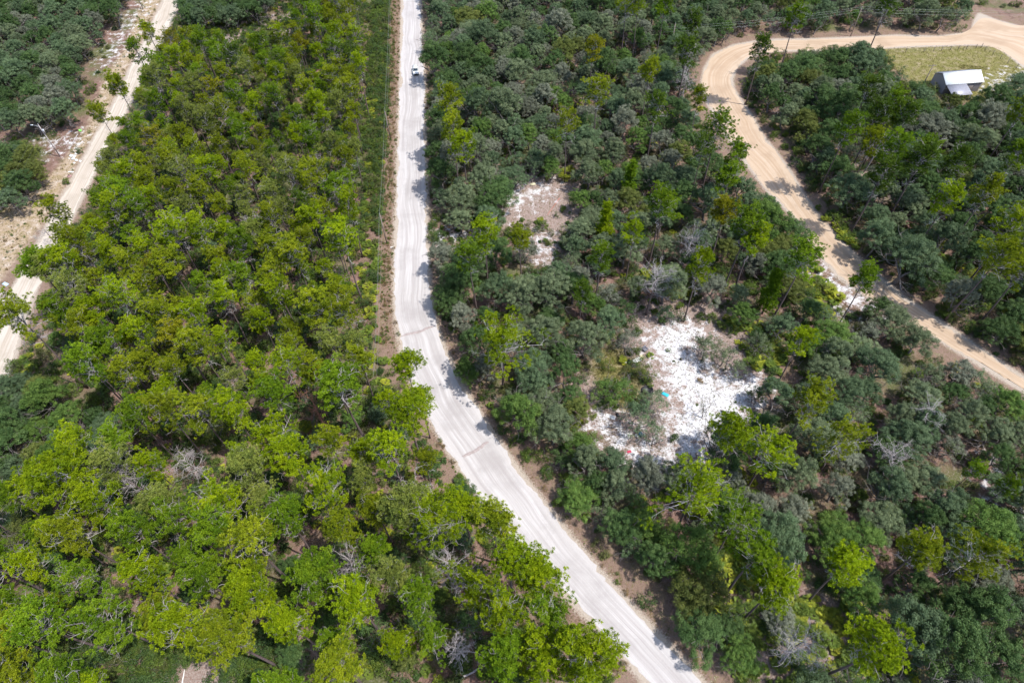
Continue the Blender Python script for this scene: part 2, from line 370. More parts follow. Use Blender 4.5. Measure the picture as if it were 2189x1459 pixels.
# two low ridges of darker sand across the white road
def ridge(a, b, wd=0.7):
    A_, B_ = at(*a), at(*b); d = B_ - A_; L = np.linalg.norm(d[:2]); rng = np.random.default_rng(int(a[0]))
    mb = MB(); n = 22; P = [];  nrm = np.array([-d[1], d[0], 0]) / L
    off = np.convolve(rng.normal(0, .16, n + 4), np.ones(5) / 2.5, 'valid')
    for i in range(n): P.append(A_ + d * i / (n - 1) + nrm * off[i])
    V = []; 
    for i, p in enumerate(P):
        k = wd * (0.5 + 0.5 * sin(pi * i / (n - 1)) ** .5) * rng.uniform(.8, 1.2)
        V += [p - nrm * k / 2 + [0, 0, .02], p - nrm * k / 5 + [0, 0, .075], p + nrm * k / 5 + [0, 0, .075], p + nrm * k / 2 + [0, 0, .02]]
    Fc = [(4 * i + j, 4 * i + j + 1, 4 * i + j + 5, 4 * i + j + 4) for i in range(n - 1) for j in range(3)]
    mb.add(V, Fc); return tag(mb.build('road_ridge', simple('damp_sand', (0.33, 0.28, 0.27), 0.95, var=.2, scale=2)), 'low ridge of darker sand lying across the white road', kind='structure')
ridge((858, 719), (930, 697)); ridge((990, 977), (1046, 946))

# ------------------------------------------------------------------ tree generators (templates in mesh data)
def unit(v): return v / (np.linalg.norm(v, axis=-1, keepdims=True) + 1e-9)
def blades(centers, dirs, n, length, width, rng, spread=1.0, tint=None, droop=0.0):
    """n thin triangles fanning out of every centre"""
    K = len(centers); c = np.repeat(centers, n, 0); d = np.repeat(dirs, n, 0)
    v = unit(unit(rng.normal(size=(K * n, 3))) * spread + d * 0.75)
    ln = length * rng.uniform(0.7, 1.15, (K * n, 1)); tip = c + v * ln; tip[:, 2] -= droop * ln[:, 0]
    s = unit(np.cross(v, rng.normal(size=(K * n, 3)))) * width / 2
    mid = c + v * ln * 0.55
    V = np.stack([c + v * ln * 0.12, mid + s, tip, mid - s], 1).reshape(-1, 3)
    t = np.repeat(tint, n) + rng.normal(0, .1, K * n)
    return V, np.repeat(np.clip(t, 0, 1), 4)
def leafclumps(centers, rad, n, size, rng, tint, up=0.35, flat=0.75):
    """leaves on the shell of lumps; each leaf faces roughly outward"""
    K = len(centers); c = np.repeat(centers, n, 0); r = np.repeat(rad, n)[:, None]
    u = unit(rng.normal(size=(K * n, 3)))
    u[:, 2] = np.abs(u[:, 2]) * np.where(rng.random(K * n) < 0.75, 1, -1)
    p = c + u * r * rng.uniform(0.55, 1.08, (K * n, 1)) * np.array([1, 1, flat])
    nr = unit(u + rng.normal(0, 0.45, (K * n, 3)) + np.array([0, 0, up]))
    a = unit(np.cross(nr, rng.normal(size=(K * n, 3)))); b = np.cross(nr, a)
    s = size * rng.uniform(0.7, 1.3, (K * n, 1))
    V = np.stack([p - a * s * 0.5, p + b * s * 0.28, p + a * s * 0.5, p - b * s * 0.28], 1).reshape(-1, 3)
    t = np.repeat(tint, n) + rng.normal(0, .14, K * n)
    return V, np.repeat(np.clip(t, 0, 1), 4)
def quads(name, V, tint, m):
    k = len(V) // 4
    return mesh_np(name, V, np.arange(4 * k), np.full(k, 4), None, [m], {'tint': tint})
def curve(p, d, L, n, rng, wig, lift):
    P = [p]; d = d.copy()
    for i in range(n):
        d = unit(d + rng.normal(0, wig, 3) + np.array([0, 0, lift])); p = p + d * L / n; P.append(p)
    return np.array(P), d

def pine(seed, H, R, dens=1.0, crown=0.36, conical=False, bare=5):
    rng = np.random.default_rng(seed)
    tr = MB(); br = tr
    lean = rng.normal(0, 0.018, 2); zz = np.linspace(0, H * 0.97, 9)
    px = lean[0] * zz + 0.15 * np.sin(zz * 0.25 + rng.uniform(0, 6)); py = lean[1] * zz + 0.15 * np.sin(zz * 0.22 + rng.uniform(0, 6))
    T = np.column_stack([px - px[0], py - py[0], zz]); T[0, 2] = -0.2
    tr.tube(T, np.linspace(0.21, 0.05, 9) * (H / 19) ** .5, 6)
    def tp(z): return np.array([np.interp(z, zz, T[:, 0]), np.interp(z, zz, T[:, 1]), z])
    cb = H * (1 - crown); tips = []; dirs = []; tn = []
    nb = int(24 * (1.5 if conical else 1)); az = rng.uniform(0, 6.3)
    for i in range(nb):
        t = (i + rng.uniform(-.3, .3)) / (nb - 1); t = min(max(t, 0), 1); z = cb + (H - cb) * t * 0.98
        az += 2.4 + rng.normal(0, .35)
        prof = (1 - t) ** 0.8 * 0.95 + 0.12 if conical else (0.55 + 0.6 * math.sin(pi * min(1, 0.18 + 0.72 * t))) * (1 if t < 0.75 else 0.85)
        if t > 0.93 and not conical: prof *= 0.45
        L = R * prof * rng.uniform(0.6, 1.12)
        el = radians(rng.uniform(8, 32) + 38 * t)
        d = np.array([cos(az) * cos(el), sin(az) * cos(el), sin(el)])
        P, d2 = curve(tp(z), d, L, 5, rng, 0.16, 0.05)
        br.tube(P, np.linspace(0.055, 0.014, 6) * (L / 3) ** .5, 4)
        ct = rng.uniform(0.2, 0.9)
        for k in range(int(rng.integers(5, 8))):
            s = rng.uniform(0.38, 1.0); q = P[min(5, int(s * 5))] * (1 - (s * 5) % 1) + P[min(5, int(s * 5) + 1)] * ((s * 5) % 1)
            side = unit(np.cross(d2, [0, 0, 1])) * rng.choice([-1, 1])
            dd = unit(d2 * rng.uniform(0.2, 0.9) + side * rng.uniform(0.3, 1.1) + np.array([0, 0, rng.uniform(0.0, 0.7)]))
            Q, d3 = curve(q, dd, L * rng.uniform(0.22, 0.45), 3, rng, 0.28, 0.14)
            br.tube(Q, [0.02, 0.016, 0.012, 0.008], 3, cap=False)
            for jj in range(int(rng.integers(3, 6) * dens)):
                tips.append(Q[-1] + rng.normal(0, 0.36, 3) * [1, 1, .6]); dirs.append(unit(d3 * .5 + np.array([0, 0, .8]))); tn.append(ct + rng.normal(0, .13))
        tips.append(P[-1]); dirs.append(d2); tn.append(ct)
    for i in range(int(bare * 2.2)):                   # leafless grey twigs poking out of the crown
        z = cb + rng.uniform(.15, .95) * (H - cb); a = rng.uniform(0, 6.3); L = R * rng.uniform(.55, 1.0)
        P, d2 = curve(tp(z), unit(np.array([cos(a), sin(a), rng.uniform(.3, 1.1)])), L, 6, rng, .35, .06); br.tube(P, np.linspace(.035, .012, 7), 3, cap=False)
        for k in range(5):
            Q, _ = curve(P[rng.integers(3, 7)], unit(d2 + rng.normal(0, .8, 3)), L * .35, 4, rng, .5, .1); br.tube(Q, np.linspace(.017, .009, 5), 3, cap=False)
    for i in range(bare):                              # dead grey limbs under the crown
        z = cb - rng.uniform(-0.12, 0.14) * H; a = rng.uniform(0, 6.3); L = R * rng.uniform(.35, .85)
        P, d2 = curve(tp(z), np.array([cos(a), sin(a), rng.uniform(-.1, .5)]), L, 6, rng, .42, .02)
        br.tube(P, np.linspace(.045, .012, 7), 4)
        for k in range(6):
            Q, _ = curve(P[rng.integers(2, 7)], unit(d2 + rng.normal(0, .9, 3)), L * .45, 5, rng, .55, .05); br.tube(Q, np.linspace(.02, .009, 6), 3, cap=False)
    tips = np.array(tips); dirs = np.array(dirs)
    V, t = blades(tips, dirs, 34, 0.32, 0.062, rng, tint=np.clip(np.array(tn), 0, 1))
    k0 = 8 * 6 + 2; tr.m = [0] * k0 + [1] * (len(tr.m) - k0)
    return dict(trunk=tr.mesh('pine_trunk', [MAT['pine_bark'], MAT['pale_bark']], True), crown=quads('pine_crown', V, t, MAT['needles']))

def oak(seed, H, R, dens=1.0, leaf=0.2, open_=0.0, ntips=150, n=70, trunks=1, low=0.28):
    rng = np.random.default_rng(seed); tr = MB(); cen = []; rad = []; tn = []
    nl = int(rng.integers(4, 7))
    for j in range(trunks):
        base = np.array([0, 0, -.15]) + (rng.normal(0, .5, 3) * [1, 1, 0] if trunks > 1 else 0)
        th = H * rng.uniform(.2, .32)
        P, d = curve(base, unit(np.array([rng.normal(0, .22), rng.normal(0, .22), 1])), th, 4, rng, .1, .1)
        r0_ = 0.024 * H / trunks ** .4
        tr.tube(P, np.linspace(r0_ * 1.25, r0_ * .85, 5), 6)
        a0 = rng.uniform(0, 6.3)
        for i in range(nl):
            a = a0 + i * 6.28 / nl + rng.normal(0, .3); el = rng.uniform(.35, 1.2)
            d1 = np.array([cos(a) * cos(el), sin(a) * cos(el), sin(el)])
            L = hypot(R * cos(el), (H - th) * sin(el)) * .62
            Q, d2 = curve(P[-1], d1, L, 5, rng, .2, .03); Q[:, 2] = np.minimum(Q[:, 2], H * .72); tr.tube(Q, np.linspace(r0_ * .6, r0_ * .28, 6), 5, cap=False)
            for k in range(4):
                S, d3 = curve(Q[rng.integers(2, 6)], unit(d2 + rng.normal(0, .55, 3)), L * rng.uniform(.5, .8), 4, rng, .28, .03)
                tr.tube(S, np.linspace(r0_ * .28, r0_ * .1, 5), 4, cap=False)
                for q in range(3):
                    U, _ = curve(S[rng.integers(2, 5)], unit(d3 + rng.normal(0, .6, 3)), L * .35, 3, rng, .3, .03)
                    tr.tube(U, np.linspace(.035, .015, 4), 3, cap=False)
    # lumps of the crown over an uneven dome: lobes of their own size and height, lumps over every lobe
    nlobe = int(rng.integers(9, 14)); lob = []
    for i in range(nlobe):
        a = i * 2.4 + rng.normal(0, .3); q = i / nlobe
        rr = R * (.75 * q ** .6 + rng.normal(0, .05)); zz = H * (.80 - .38 * q ** 1.4 + rng.normal(0, .035))
        lob.append((np.array([cos(a) * rr, sin(a) * rr, zz]), R * rng.uniform(.28, .40), rng.normal(0, .12)))
    for i in range(ntips):
        c, lr, lt = lob[rng.integers(0, nlobe)]
        if rng.random() < open_ * .45: continue
        u = unit(rng.normal(size=3)); u[2] = abs(u[2]) * (1 if rng.random() < .72 else -.8)
        p = c + u * lr * (rng.uniform(.8, 1.08) if rng.random() < .85 else rng.uniform(.3, .7)) * np.array([1, 1, .9])
        p[2] = max(p[2], H * low * .6 + .3)
        cen.append(p); rad.append(rng.uniform(.34, .62) * (R / 4.5) ** .5); tn.append(min(1, max(0, rng.beta(3, 3) + lt)))
    V, t = leafclumps(np.array(cen), np.array(rad), int(n * dens), leaf, rng, np.array(tn))
    return dict(trunk=tr.mesh('oak_trunk', [MAT['oak_bark']], True), crown=quads('oak_crown', V, t, MAT['leaves']))

def deadtree(seed, H, R, red=0, spread=0.5):
    rng = np.random.default_rng(seed); tr = MB(); br = tr
    P, d = curve(np.array([0, 0, -.2]), unit(np.array([rng.normal(0, .04), rng.normal(0, .04), 1])), H * .93, 10, rng, .03, .06)
    tr.tube(P, np.linspace(.24, .06, 11) * (H / 16) ** .5, 6)
    for i in range(26):
        s = 0.45 + .55 * i / 25; q = P[0] * 0 + np.array([np.interp(s * 10, range(11), P[:, k]) for k in range(3)])
        a = i * 2.4 + rng.normal(0, .3); el = rng.uniform(.0, .9)
        L = R * (1.15 - .55 * abs(s - .75) * 2) * rng.uniform(.5, 1.1)
        Q, d2 = curve(q, np.array([cos(a) * cos(el), sin(a) * cos(el), sin(el)]), L, 7, rng, .25, .04)
        br.tube(Q, np.linspace(.055, .014, 8), 4)
        for k in range(6):
            S, d3 = curve(Q[rng.integers(2, 8)], unit(d2 + rng.normal(0, .7, 3)), L * rng.uniform(.25, .5), 5, rng, .35, .03)
            br.tube(S, np.linspace(.024, .009, 6), 3, cap=False)
            for q2 in range(5):
                U, _ = curve(S[rng.integers(2, 6)], unit(d3 + rng.normal(0, .8, 3)), L * .18, 3, rng, .4, 0); br.tube(U, [.014, .011, .009, .006], 3, cap=False)
    k0 = 10 * 6 + 2; tr.m = [0] * k0 + [1] * (len(tr.m) - k0)
    return tr, br

def bush(seed, R, H, n=34, lumps=22, leaf=.16):
    rng = np.random.default_rng(seed)
    u = unit(rng.normal(size=(lumps, 3))); u[:, 2] = abs(u[:, 2]); c = u * np.array([R, R, H]) * rng.uniform(.35, .85, (lumps, 1)) + [0, 0, .1 * H]
    V, t = leafclumps(c, rng.uniform(.22, .42, lumps) * (R / 1.2) ** .5, n, leaf, rng, rng.beta(2, 2, lumps))
    tr = MB()
    for i in range(5):
        P, _ = curve(np.array([0, 0, -.05]), unit(rng.normal(0, .5, 3) + [0, 0, 1]), H * .8, 4, rng, .2, .05); tr.tube(P, np.linspace(.04, .012, 5), 4)
    return dict(stems=tr.mesh('shrub_stems', [MAT['oak_bark']]), leaves=quads('shrub_leaves', V, t, MAT['leaves']))

def palmetto(seed, R, nf=16):
    rng = np.random.default_rng(seed); V = []; t = []; st = MB()
    for i in range(nf):
        a = i * 2.4 + rng.normal(0, .3); el = rng.uniform(.35, 1.35); L = R * rng.uniform(.5, .85)
        d = np.array([cos(a) * cos(el), sin(a) * cos(el), sin(el)]); p0 = np.array([rng.normal(0, .12), rng.normal(0, .12), 0.0]); p = p0 + d * L
        st.tube([p0, p], [.015, .01], 3, cap=False)
        out = unit(d * [1, 1, .25]); side = unit(np.cross(out, [0, 0, 1])); tt = rng.uniform(.15, .95)
        for b in range(11):
            th = radians(-115 + 23 * b); bd = unit(out * cos(th) + side * sin(th) + np.array([0, 0, rng.uniform(.0, .25)])); bl = R * rng.uniform(.38, .5)
            sd = unit(np.cross(bd, [0, 0, 1])) * .055
            V += [p, p + bd * bl * .55 + sd, p + bd * bl - [0, 0, .08], p + bd * bl * .55 - sd]; t += [min(1, max(0, tt + rng.normal(0, .08)))] * 4
    return dict(stalks=st.mesh('palmetto_stalks', [MAT['pine_bark']]), fronds=quads('palmetto_fronds', np.array(V), np.array(t), MAT['frond']))

RS = np.random.default_rng(7)
PINES = []                                # (parts, H, R)
for i in range(10):
    H, R = RS.uniform(16.5, 20.5), RS.uniform(2.6, 3.6)
    PINES.append((pine(100 + i, H, R, dens=RS.uniform(1.1, 1.6), crown=RS.uniform(.24, .36), bare=int(RS.integers(5, 12))), H, R))
YOUNG = [(pine(140 + i, H, 2.0, 1.2, crown=.85, conical=True, bare=0), H, 2.0) for i, H in enumerate((7.5, 9.5, 12))]
BIGP = [(pine(160 + i, 17, 5.0, 1.55, crown=.46, bare=4), 17, 5.0) for i in range(3)]
OAKS = []
for i in range(9):
    H, R = RS.uniform(7.5, 10.5), RS.uniform(3.6, 5.2)
    OAKS.append((oak(200 + i, H, R, ntips=int(215 * (R / 4) ** 2), n=96, leaf=.165), H, R))
THIN = [(oak(230 + i, H, R, open_=.7, ntips=130, n=40, leaf=.15, trunks=2, low=.3), H, R) for i, (H, R) in enumerate(((5.5, 3.0), (6.5, 3.4), (4.5, 2.4), (6, 2.8)))]
BUSHES = [(bush(250 + i, R, H), H, R) for i, (R, H) in enumerate(((1.1, 1.3), (1.5, 1.9), (1.9, 2.4), (.7, .8)))]
PALMS = [(palmetto(270 + i, R), R, R) for i, R in enumerate((1.1, 1.4, .9))]

PINE_COL = {'lime green': (0.18, 0.272, 0.006), 'olive green': (0.168, 0.226, 0.010), 'grass green': (0.115, 0.21, 0.010), 'yellow-tinged': (0.20, 0.22, 0.010), 'dark green': (0.075, 0.14, 0.014), 'greyish green': (0.17, 0.22, 0.045)}
OAK_COL = {'dark green': (0.065, 0.12, 0.038), 'grey-green': (0.135, 0.18, 0.095), 'blue-green': (0.095, 0.15, 0.075), 'olive': (0.11, 0.14, 0.034), 'moss-grey': (0.165, 0.185, 0.135), 'fresh green': (0.09, 0.165, 0.036)}

def place(name, T, x, y, rz, s, colname, cols, rec):
    parts, H, R = T
    rec.update(name=name, parts=parts, x=x, y=y, rz=rz, s=s, col=colname, rgb=cols[colname], H=H * s, R=R * s)
    c = proj([x, y, H * s * .8])[0]; rec['px'], rec['py'] = float(c[0]), float(c[1]); rec['size'] = R * s * scale_at([x, y, H * s * .8])
    return rec
def realise(rec, label, cat, group):
    o = empty(rec['name'], (rec['x'], rec['y'], 0), rec['rz'], label, cat, group, rec['s'])
    hr = random.Random(int(rec['x'] * 131 + rec['y'] * 17)); o.scale = (rec['s'] * hr.uniform(.84, 1.16), rec['s'] * hr.uniform(.84, 1.16), rec['s'] * (hr.uniform(.95, 1.05) if rec['name'] == 'pine_tree' else hr.uniform(.8, 1.22)))
    for k, me in rec['parts'].items():
        c = link(k, me, o)
        if k in ('crown', 'leaves', 'fronds'): c.color = (*rec['rgb'], 1)
    return o

# ------------------------------------------------------------------ where the trees stand: outlines of the woods as crown positions in the photo
pinewood = [(395, 60), (352, 110), (318, 170), (288, 240), (250, 300), (225, 370), (205, 430), (160, 470), (155, 530), (110, 590), (85, 650), (90, 735), (150, 790), (245, 830), (270, 900), (150, 960), (40, 1040), (-60, 1090), (-60, 1500), (30, 1400), (120, 1330), (250, 1345), (330, 1350), (470, 1345), (530, 1400), (560, 1500), (1330, 1530), (1285, 1420), (1195, 1300), (1170, 1220), (1050, 1120), (1000, 1060), (925, 1000), (880, 860), (830, 790), (765, 755), (745, 680), (735, 600), (750, 400), (768, 200), (770, 100), (760, -40), (620, -40), (635, 70), (560, 95), (500, 90), (440, 75)]
oaks_nw = [(-80, -60), (262, -60), (245, 10), (205, 50), (165, 100), (158, 200), (120, 235), (60, 250), (-80, 235)]
oaks_w = [(-80, 310), (45, 308), (75, 335), (60, 370), (10, 410), (-80, 450)]
oaks_n = [(385, -60), (600, -60), (560, 10), (480, 28), (395, 35)]
oaks_sw = [(-60, 815), (30, 805), (150, 845), (235, 890), (225, 950), (120, 980), (-60, 1030)]
wood_mid = [(915, -60), (2075, -60), (2070, 35), (1900, 50), (1630, 62), (1520, 85), (1480, 130), (1470, 190), (1500, 280), (1540, 340), (1600, 390), (1660, 440), (1705, 500), (1720, 560), (1780, 660), (1865, 650), (1925, 680), (2020, 735), (2100, 785), (2260, 880), (2260, 1540), (1600, 1540), (1525, 1400), (1440, 1280), (1310, 1150), (1220, 1050), (1150, 950), (1050, 840), (985, 740), (945, 650), (935, 600), (935, 540), (960, 475), (930, 400), (930, 300), (925, 150)]
wood_right = [(1640, 135), (1700, 112), (1850, 102), (1890, 135), (1945, 175), (1985, 200), (2060, 205), (2120, 225), (2189, 165), (2300, 215), (2300, 830), (2185, 715), (2100, 660), (2025, 600), (1918, 525), (1850, 450), (1792, 380), (1742, 315), (1692, 258), (1645, 205), (1620, 165)]
no_trees = [  # open ground where crowns leave off
    [(1080, 375), (1150, 350), (1240, 355), (1240, 440), (1210, 540), (1160, 575), (1115, 500), (1060, 450)],
    [(905, 485), (1010, 470), (1020, 500), (920, 530)],
    [(1390, 655), (1560, 620), (1600, 700), (1635, 790), (1645, 860), (1600, 900), (1500, 960), (1400, 990), (1290, 960), (1255, 880), (1235, 780), (1270, 700), (1330, 690)],
    [(1700, 1290), (1840, 1300), (1880, 1459), (1640, 1500), (1620, 1390)],
    [(1500, 1005), (1560, 985), (1580, 1040), (1520, 1035)],
    [(1720, 560), (1760, 560), (1890, 640), (1860, 650), (1800, 680), (1735, 620)],
    [(2095, 20), (2189, 50), (2189, 70), (2070, 90), (2070, 30)],
    [(2085, 985), (2150, 985), (2170, 1090), (2130, 1090)],
    [(2000, 140), (2125, 140), (2125, 205), (2000, 190)],
    [(1940, 222), (1975, 222), (1975, 250), (1940, 250)],
]
def on_road(x, y, m=0.6):
    i = int(round(y + 60)); j = int(round(x + 300))
    if not (0 <= i < RGRID.shape[0] and 0 <= j < RGRID.shape[1]): return False
    return RGRID[i, j] < m
TREES = []
def clear(x, y, sp, lst):
    for r in lst:
        if (r['x'] - x) ** 2 + (r['y'] - y) ** 2 < (sp * .5 + r['sp'] * .5) ** 2: return False
    return True
# hand-placed pines of the middle and right woods: crown x, y and crown width in photo pixels, kind, colour
HAND = [
 (968, 222, 95, 'P', 'olive green'), (966, 290, 95, 'P', 'olive green'), (996, 332, 66, 'P', 'lime green'), (1212, 282, 62, 'P', 'olive green'), (1268, 108, 46, 'P', 'yellow-tinged'),
 (1279, 208, 56, 'P', 'olive green'), (1338, 22, 78, 'P', 'lime green'), (1415, 30, 60, 'P', 'grass green'), (1382, 172, 60, 'P', 'olive green'), (1297, 452, 58, 'Y', 'lime green'),
 (1348, 366, 44, 'Y', 'grass green'), (1466, 128, 50, 'P', 'dark green'), (1545, 472, 66, 'P', 'yellow-tinged'), (1352, 512, 52, 'P', 'lime green'), (1036, 508, 66, 'P', 'lime green'),
 (1116, 520, 48, 'P', 'olive green'), (1068, 735, 128, 'B', 'lime green'), (1495, 575, 92, 'P', 'lime green'), (1608, 520, 72, 'P', 'lime green'), (1702, 572, 80, 'P', 'grass green'),
 (1836, 618, 66, 'P', 'grass green'), (1708, 735, 58, 'P', 'lime green'), (1722, 868, 84, 'P', 'olive green'), (1806, 940, 110, 'B', 'olive green'), (1553, 935, 90, 'P', 'lime green'),
 (1640, 975, 128, 'B', 'lime green'), (1482, 1055, 170, 'B', 'lime green'), (1570, 1125, 95, 'P', 'grass green'), (1612, 1195, 100, 'P', 'grass green'), (1655, 1255, 120, 'P', 'lime green'),
 (1810, 1215, 118, 'P', 'lime green'), (1962, 1182, 84, 'P', 'olive green'), (2090, 1195, 140, 'B', 'olive green'), (1850, 1395, 110, 'P', 'lime green'), (2148, 1045, 50, 'P', 'grass green'), (2075, 1018, 50, 'P', 'grass green'),
 (1850, 205, 50, 'P', 'dark green'), (1905, 235, 60, 'P', 'grass green'), (1868, 262, 55, 'P', 'dark green'), (1930, 270, 66, 'P', 'dark green'), (1805, 290, 60, 'P', 'grass green'), (1858, 318, 64, 'P', 'olive green'),
 (1908, 330, 60, 'P', 'grass green'), (1882, 375, 66, 'P', 'dark green'), (1960, 360, 66, 'P', 'dark green'), (1975, 330, 56, 'P', 'grass green'), (2042, 365, 60, 'P', 'dark green'), (2022, 435, 70, 'P', 'lime green'), (2095, 430, 76, 'P', 'olive green'),
 (2150, 500, 80, 'P', 'lime green'), (2120, 560, 80, 'P', 'olive green'), (2168, 340, 70, 'P', 'grass green'), (2175, 250, 50, 'P', 'lime green'), (2180, 590, 90, 'P', 'olive green'),
 (1624, 118, 50, 'P', 'dark green'), (1530, 295, 72, 'P', 'grass green'), (1572, 350, 70, 'P', 'grass green'), (1500, 330, 60, 'P', 'dark green'), (1550, 395, 66, 'P', 'grass green'), (1400, 240, 60, 'P', 'dark green'), (1492, 218, 44, 'P', 'olive green'),
 (1480, 60, 46, 'P', 'dark green'), (1700, 55, 46, 'P', 'grass green'), (1900, 10, 50, 'P', 'dark green'), (1280, 560, 46, 'P', 'grass green'), (1365, 30, 50, 'P', 'lime green'), (1240, 640, 44, 'P', 'dark green'),
 (1660, 600, 50, 'Y', 'grass green'), (1420, 440, 44, 'P', 'grass green'), (1395, 520, 44, 'Y', 'grass green'), (1015, 620, 40, 'Y', 'grass green'), (1560, 575, 44, 'Y', 'grass green'),
 # edge pines of the left wood
 (325, 80, 40, 'P', 'olive green'), (300, 125, 44, 'P', 'grass green'), (262, 205, 50, 'P', 'olive green'), (222, 262, 50, 'P', 'olive green'), (125, 460, 60, 'P', 'olive green'), (80, 580, 60, 'P', 'grass green'),
 (870, 880, 90, 'P', 'lime green'), (900, 860, 60, 'P', 'lime green'), (870, 790, 70, 'P', 'lime green'), (1155, 1240, 90, 'P', 'lime green'), (1250, 1390, 120, 'P', 'lime green'), (590, 935, 120, 'B', 'lime green'), (1020, 1260, 130, 'B', 'lime green'), (735, 830, 110, 'P', 'grass green'),
 (150, 1450, 110, 'P', 'grass green'), (215, 1470, 90, 'P', 'lime green'), (30, 1440, 90, 'P', 'olive green'), (240, 1330, 150, 'B', 'grass green'), (540, 1270, 130, 'P', 'lime green'), (130, 1020, 110, 'P', 'lime green'), (60, 700, 110, 'P', 'olive green'),
]
for (px, py, wpx, kd, col) in HAND:
    lst = {'P': PINES, 'Y': YOUNG, 'B': BIGP}[kd]
    T = lst[RS.integers(0, len(lst))]; s = 1.0
    left = px < 800 or (px < 1300 and py > 1150)
    for _ in range(4):
        hz = T[1] * s * .8; x, y, _z = at(px, py, hz); sc_px = scale_at([x, y, hz])
        s = min(1.35, max(.62, wpx / 2 / sc_px / T[2]))
        if not left: s = min(s, 1.12)
    x, y, _z = at(px, py, T[1] * s * .8)
    TREES.append(place('pine_tree', T, x, y, RS.uniform(0, 6.28), s, col, PINE_COL, dict(sp=T[2] * s * 1.6, kind='pine')))
    if px > 900: TREES[-1]['sp'] = 3.5

HAND_OAK = [ # crown x, y, width px, kind, colour
 (985, 590, 120, 'O', 'dark green'), (1000, 560, 90, 'O', 'grey-green'), (960, 640, 80, 'O', 'dark green'), (1020, 720, 90, 'O', 'dark green'), (1000, 780, 80, 'O', 'fresh green'),
 (1300, 625, 110, 'T', 'moss-grey'), (1180, 600, 110, 'O', 'grey-green'), (1170, 700, 90, 'O', 'grey-green'), (1423, 665, 45, 'T', 'blue-green'), (1515, 735, 75, 'T', 'grey-green'), (1555, 760, 70, 'T', 'grey-green'), (1585, 785, 50, 'T', 'grey-green'),
 (1380, 790, 60, 'T', 'olive'), (1330, 830, 80, 'T', 'fresh green'), (1290, 830, 70, 'T', 'fresh green'), (1400, 850, 70, 'T', 'blue-green'), (1365, 890, 90, 'T', 'blue-green'), (1400, 920, 60, 'T', 'blue-green'), (1290, 720, 60, 'T', 'olive'), (1345, 720, 70, 'T', 'moss-grey'),
 (1620, 840, 50, 'T', 'dark green'), (1885, 650, 70, 'O', 'dark green'), (1640, 455, 110, 'O', 'fresh green'), (1690, 485, 90, 'O', 'dark green'), (1030, 60, 120, 'O', 'blue-green'), (1110, 130, 90, 'O', 'grey-green'), (1080, 210, 110, 'O', 'grey-green'),
 (930, 120, 80, 'O', 'dark green'), (1000, 120, 80, 'O', 'dark green'), (985, 410, 90, 'O', 'grey-green'), (1040, 440, 70, 'O', 'dark green'), (1190, 40, 80, 'O', 'moss-grey'), (2055, 620, 80, 'O', 'moss-grey'), (1960, 530, 120, 'O', 'blue-green'), (1880, 500, 90, 'O', 'blue-green'), (2010, 570, 100, 'O', 'dark green'),
 (2140, 200, 100, 'O', 'dark green'), (1985, 225, 90, 'O', 'dark green'), (2000, 260, 100, 'O', 'moss-grey'), (1810, 215, 110, 'O', 'dark green'), (2150, 700, 90, 'O', 'dark green'), (955, 1100, 10, 'O', 'dark green'), (985, 1060, 90, 'O', 'dark green'), (700, 665, 50, 'O', 'dark green'),
 (1240, 1050, 110, 'O', 'fresh green'), (1330, 1120, 90, 'O', 'dark green'), (1110, 880, 110, 'O', 'fresh green'), (1240, 950, 90, 'O', 'fresh green'), (1400, 1190, 90, 'O', 'dark green'), (1590, 1390, 110, 'O', 'fresh green'),
 (2040, 1380, 260, 'O', 'dark green'), (2120, 1290, 200, 'O', 'dark green'), (1960, 1350, 160, 'O', 'blue-green'), (1950, 1010, 100, 'O', 'grey-green'), (1900, 1100, 120, 'O', 'grey-green'), (2055, 1290, 120, 'O', 'dark green'),
]
for (px, py, wpx, kd, col) in HAND_OAK:
    if wpx < 20: continue
    lst = {'O': OAKS, 'T': THIN}[kd]; T = lst[RS.integers(0, len(lst))]; s = 1.0
    for _ in range(4):
        hz = T[1] * s * .75; x, y, _z = at(px, py, hz); s = min(1.5, max(.55, wpx / 2 / scale_at([x, y, hz]) / T[2]))
    x, y, _z = at(px, py, T[1] * s * .75)
    TREES.append(place('oak_tree', T, x, y, RS.uniform(0, 6.28), s, col, OAK_COL, dict(sp=T[2] * s * 1.0 if kd == 'O' else 2.5, kind='oak')))

def scatter(poly, n_try, pick, spf, kindname, hfrac, excl=(), hand_sp=1.0, srange=(.74, 1.22)):
    global AN, AX; AN = np.array([(r['x'], r['y'], r['sp']) for r in TREES], float).reshape(-1, 3); AX = []
    pw = np.array([at(x, y, 6)[:2] for x, y in poly]); lo = pw.min(0); hi = pw.max(0)
    lo = lo - 12; hi = hi + 12
    for _ in range(n_try):
        x, y = RS.uniform(lo[0], hi[0]), RS.uniform(lo[1], hi[1])
        T, col, cols, smul = pick(x, y); s = RS.uniform(*srange) * smul
        c = proj([x, y, T[1] * s * hfrac])[0]
        if not inpoly(c, poly)[0] or any(inpoly(c, e)[0] for e in excl): continue
        sp = spf(T[2] * s, c)
        if on_road(x, y, 1.0 if kindname == 'pine_tree' else max(1.2, T[2] * s * .8 + (1.6 if poly is wood_right else 0))) or not clearA(x, y, sp): continue
        AX.append((x, y, sp))
        if len(AX) % 40 == 0: pack()
        TREES.append(place(kindname, T, x, y, RS.uniform(0, 6.28), s, col, cols, dict(sp=sp, kind=kindname.split('_')[0])))
def pack():
    global AN, AX; AN = np.concatenate([AN, np.array(AX).reshape(-1, 3)]); AX = []
